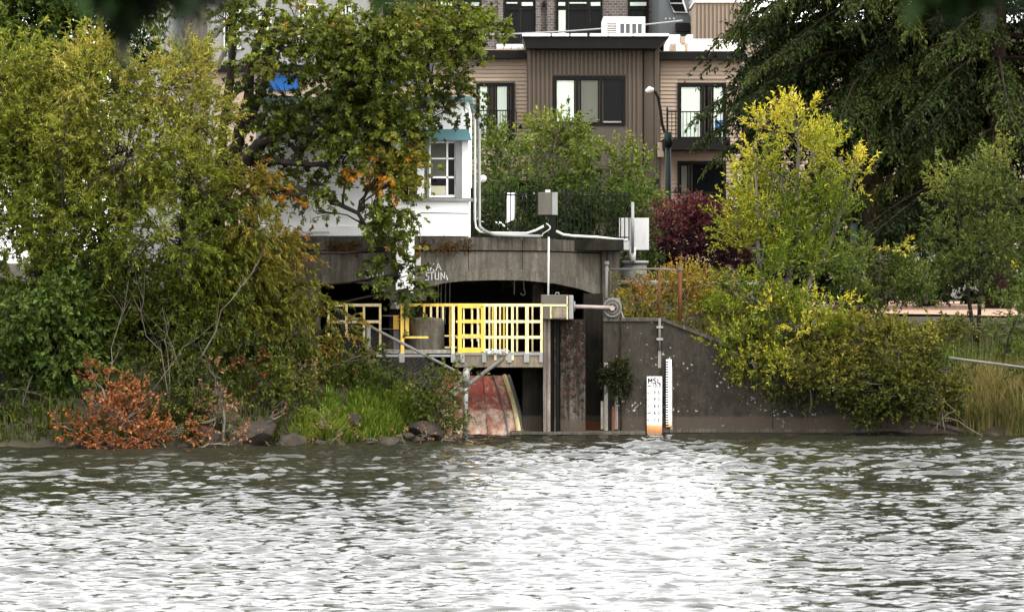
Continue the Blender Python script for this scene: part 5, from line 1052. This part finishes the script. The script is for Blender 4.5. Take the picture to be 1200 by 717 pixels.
# grass and weeds
def blades(name, label, n, region, hmin, hmax, wd, mat, lean=.5, t0=.5, cat='grass'):
    xs = rng.uniform(region[0], region[1], n); Ys = rng.uniform(region[2], region[3], n); X = (xs-600)*78/F
    clump = fbm(X*1.0, Ys*1.0, 4.0, 31); keep = clump > -.25; X, Ys, clump = X[keep], Ys[keep], clump[keep]
    if len(region) > 4: k2 = region[4]((X*F/78+600), Ys); X, Ys, clump = X[k2], Ys[k2], clump[k2]
    Z = ground_z(X, Ys); k3 = Z > -.05; X, Ys, Z, clump = X[k3], Ys[k3], Z[k3], clump[k3]; m = len(X)
    h_ = rng.uniform(hmin, hmax, m)*(1 + .6*clump); a = rng.uniform(0, 6.283, m); lx = lean*rng.uniform(.2, 1, m)*h_
    base = np.stack([X, Ys, Z - .03], 1); dx = np.stack([np.cos(a), np.sin(a) - .5, np.zeros(m)], 1); sd = np.stack([-np.sin(a), np.cos(a), np.zeros(m)], 1)*wd/2
    mid = base + np.stack([np.zeros(m)]*2 + [h_*.6], 1) + dx*(lx*.3)[:, None]; tip = base + np.stack([np.zeros(m)]*2 + [h_*.92], 1) + dx*lx[:, None]
    V = np.stack([base - sd, base + sd, mid + sd*.8, mid - sd*.8, tip + sd*.1, tip - sd*.1], 1).reshape(-1, 3)
    k = np.arange(m)[:, None]*6; Q = np.concatenate([k + np.array([0, 1, 2, 3]), k + np.array([3, 2, 4, 5])])
    o = np_mesh(name, V, Q, mat, None, np.repeat(t0 + rng.normal(0, .15, m) + .2*clump, 6)); tag(o, label, cat, kind='stuff'); return o
blades('grass', 'bright green grass tussocks on the bank left of the red gate', 13000, (385, 505, 75.4, 78.8), .15, .42, .03, GRS, .8, .5)
blades('grass', 'bright lime green grass spilling to the waterline left of the fence post', 6000, (352, 432, 74.4, 76.0), .2, .45, .028, GRS, .9, .75)
blades('weeds', 'rough olive weeds covering the left bank under the willow', 26000, (-250, 400, 73.6, 82), .08, .35, .035, WILY, .9, .12)
blades('dry_grass', 'tall straw-coloured grass at the right end of the wing wall', 17000, (1098, 1290, 78.3, 82.5), .3, .95, .018, STR, .6, .5)
blades('dry_grass', 'green grass mixed into the straw at the right edge', 12000, (1100, 1290, 78.0, 83.5), .25, .8, .02, GRS, .6, .35)
blades('weeds', 'low weeds on the flat ground behind the wing wall', 22000, (720, 1700, 80.5, 85.5), .08, .3, .03, BRM, .8, .5)
# wispy seed heads
m = MB()
for k in range(26):
    x = random.uniform(1118, 1165); A = P(x, 425, 80); h_ = random.uniform(.6, 1.1); B = A + Vector((random.uniform(.05, .4), -.1, h_)); Mid = A.lerp(B, .6) + Vector((-.06, 0, .08)); E = B + Vector((.12, 0, -.03)); m.tube([A, Mid, B], [.006, .005, .004], 3, False); m.tube([B, B.lerp(E, .5) + Vector((0, 0, .015)), E], [.006, .016, .003], 4, False)
tag(m.build('seed_heads', STR), 'pale arching grass seed heads above the right end of the brambles', 'grass', kind='stuff')
sticks('driftwood', 'bare grey branches leaning out of the water at the right end of the wing wall', [(1098,505,78.7,1108,458,78.9,.014),(1108,506,78.6,1098,462,78.8,.012),(1152,511,78.5,1085,486,78.8,.018),(1095,462,78.8,1135,500,78.5,.012),(1120,480,78.8,1090,508,78.5,.010)], BARKP, 1)

t = plant('bank_bushes', 'row of olive bushes continuing along the right bank past the frame edge', 'shrub', P(1400, 480, 79))
foliage('leaves', t, [(x, 420 + 22*math.sin(x), 40, 44, 80 + .8*math.sin(x*.3), .9, .4) for x in range(1245, 1850, 46)], BRM, 60, 13, .4, .09, .05, .8, .2, .2, .3, twig=BARKP, twig_n=.05)
# boulders
def rock(label, px, py, w_, h_, Y, rotz=0, seed=0, group=None, flat=1.0, depth=None):
    r_ = np.random.default_rng(seed); import bmesh
    bm = bmesh.new(); bmesh.ops.create_icosphere(bm, subdivisions=4, radius=1); pl = [(unit(r_.normal(size=3)), r_.uniform(.42, .85)) for _ in range(16)]; wv = [(r_.normal(size=3)*5, r_.uniform(0, 6)) for _ in range(8)]
    for v in bm.verts:
        p = np.array(v.co)
        for nn, dd in pl:
            k = p @ nn
            if k > dd: p = p - nn*(k-dd)*.92
        p = p*(1 + .022*sum(math.sin(a @ p + q) for a, q in wv)/1.6 + r_.normal(0, .006)); v.co = p
    me = bpy.data.meshes.new('boulder'); bm.to_mesh(me); bm.free(); me.materials.append(ROCKM)
    o = bpy.data.objects.new('boulder', me); C.objects.link(o); o.location = P(px, py, Y); o.scale = (M_(w_, Y)/2*1.25, (depth or M_(w_, Y)/2*1.0), M_(h_, Y)/2*1.3); o.rotation_euler = (r_.uniform(-.15, .15), r_.uniform(-.3, .3), rotz)
    tag(o, label, 'rock', group); return o
G = 'boulders along the left bank'
for i, a in enumerate([('dark upright boulder with a hollow look at the foot of the pink-brown shrub', 237, 512, 34, 30, 74.4, 1), ('broad brown boulder at the waterline right of the pink-brown shrub', 305, 508, 58, 32, 74.8, 2),
    ('rounded boulder left of the lime green grass', 345, 518, 34, 22, 74.9, 3), ('long dark sloping rock slab on the bank below the drooping willow', 305, 425, 78, 36, 77.4, 4), ('grey boulder among brambles above the lime grass', 360, 455, 28, 26, 77, 5),
    ('brown boulder at the waterline left of the tilted slab', 455, 519, 30, 16, 75.5, 6), ('tilted dark rock slab below the chain link fence', 505, 506, 46, 24, 76.6, 7), ('rounded grey rock behind the brambles by the fence post', 500, 447, 44, 34, 78.2, 8),
    ('small rock at the foot of the steel fence post', 528, 519, 22, 12, 76.9, 9), ('small boulder in the bright green grass', 415, 492, 14, 14, 76, 10), ('pale flat stone right of the lime grass', 480, 511, 18, 10, 76, 11), ('dark boulder under the dead orange shrub', 190, 520, 30, 18, 74.2, 12),
    ('reddish boulder in the shade at the far left waterline', 30, 528, 44, 14, 73.9, 13), ('brown rock between the two waterline boulders', 275, 522, 24, 14, 74.2, 14)]):
    rock(a[0], a[1], a[2], a[3], a[4], a[5], .4*i, a[6], G)
stone_l = ['small wet stone under the elder shrub', 'small wet stone just left of the dead orange shrub', 'small wet stone below the middle of the dead orange shrub', 'small wet stone at the right foot of the dead orange shrub', 'small wet stone left of the hollow-looking dark boulder', 'small wet stone between the hollow-looking boulder and the broad brown boulder',
 'small wet stone right of the broad brown boulder', 'small wet stone at the left foot of the lime green grass', 'small wet stone under the middle of the lime green grass', 'small wet stone where the lime green grass ends at right', 'small wet stone right of the brown boulder below the green tussocks', 'small wet stone left of the tilted dark slab', 'small wet stone below the tilted dark slab', 'small wet stone touching the steel fence post', 'small wet stone in front of the red gate, right of the steel post', 'small stone at the right end of the wing wall in the dry grass']
for i in range(16):
    px = [60, 95, 130, 165, 215, 258, 330, 375, 400, 432, 470, 492, 515, 540, 550, 1165][i]; Ys = float(interp(px, SHORE)) + .25
    rock(stone_l[i], px, float(HOR + EYE*F/Ys) - 1.5, 12 + (i*7) % 10, 8 + (i*5) % 5, Ys, i, 40+i, 'small stones at the waterline')
blades('pond_weed', 'thin line of green weed floating along the left shore', 10, (0, 1, 74, 74.1), .1, .2, .02, GRS) if False else None

# branch of a tree beside the photographer, hanging into the top of the view, out of focus
t = plant('overhanging_tree', 'dark blurred leaves of a near tree hanging into the top edge of the view', 'tree', (-3.6, 4.2, 0.2))
m = MB(); m.tube([(-3.6,4.2,-1),(-3.6,4.2,2),(-3.5,4.3,4),(-3.2,4.5,5.2)], [.2,.17,.14,.1], 10)
for pts in ([(-3.5,4.3,4.0),(-2.2,4.7,4.5),(-.9,5.0,4.35),(-.3,5.1,4.2),(.1,5.2,4.05)], [(-3.2,4.5,4.8),(-1.5,5,4.9),(0,5.3,4.75),(.9,5.3,4.4),(1.3,5.3,4.2)]): m.tube([Vector(p) for p in pts], [.07,.05,.03,.02,.01], 6)
m.build('trunk', BARK, t, True)
nl_ = [(115,-52,28,16,5,.2,.3,.7),(165,-36,36,20,5,.2,.1,1.5),(220,-46,36,18,5.1,.2,.2,1),(470,-58,40,14,5.1,.15,.6,.5),(545,-46,12,10,5.2,.1,.9,.6),(1085,-56,40,18,5.3,.2,.5,.6),(1160,-56,40,20,5.3,.2,.3,1),(1225,-76,40,24,5.3,.2,.3,1)]
foliage('crown', t, nl_, BLUR, 7500, 7, .05, .055, .032, .8, .2, .4, -.2)
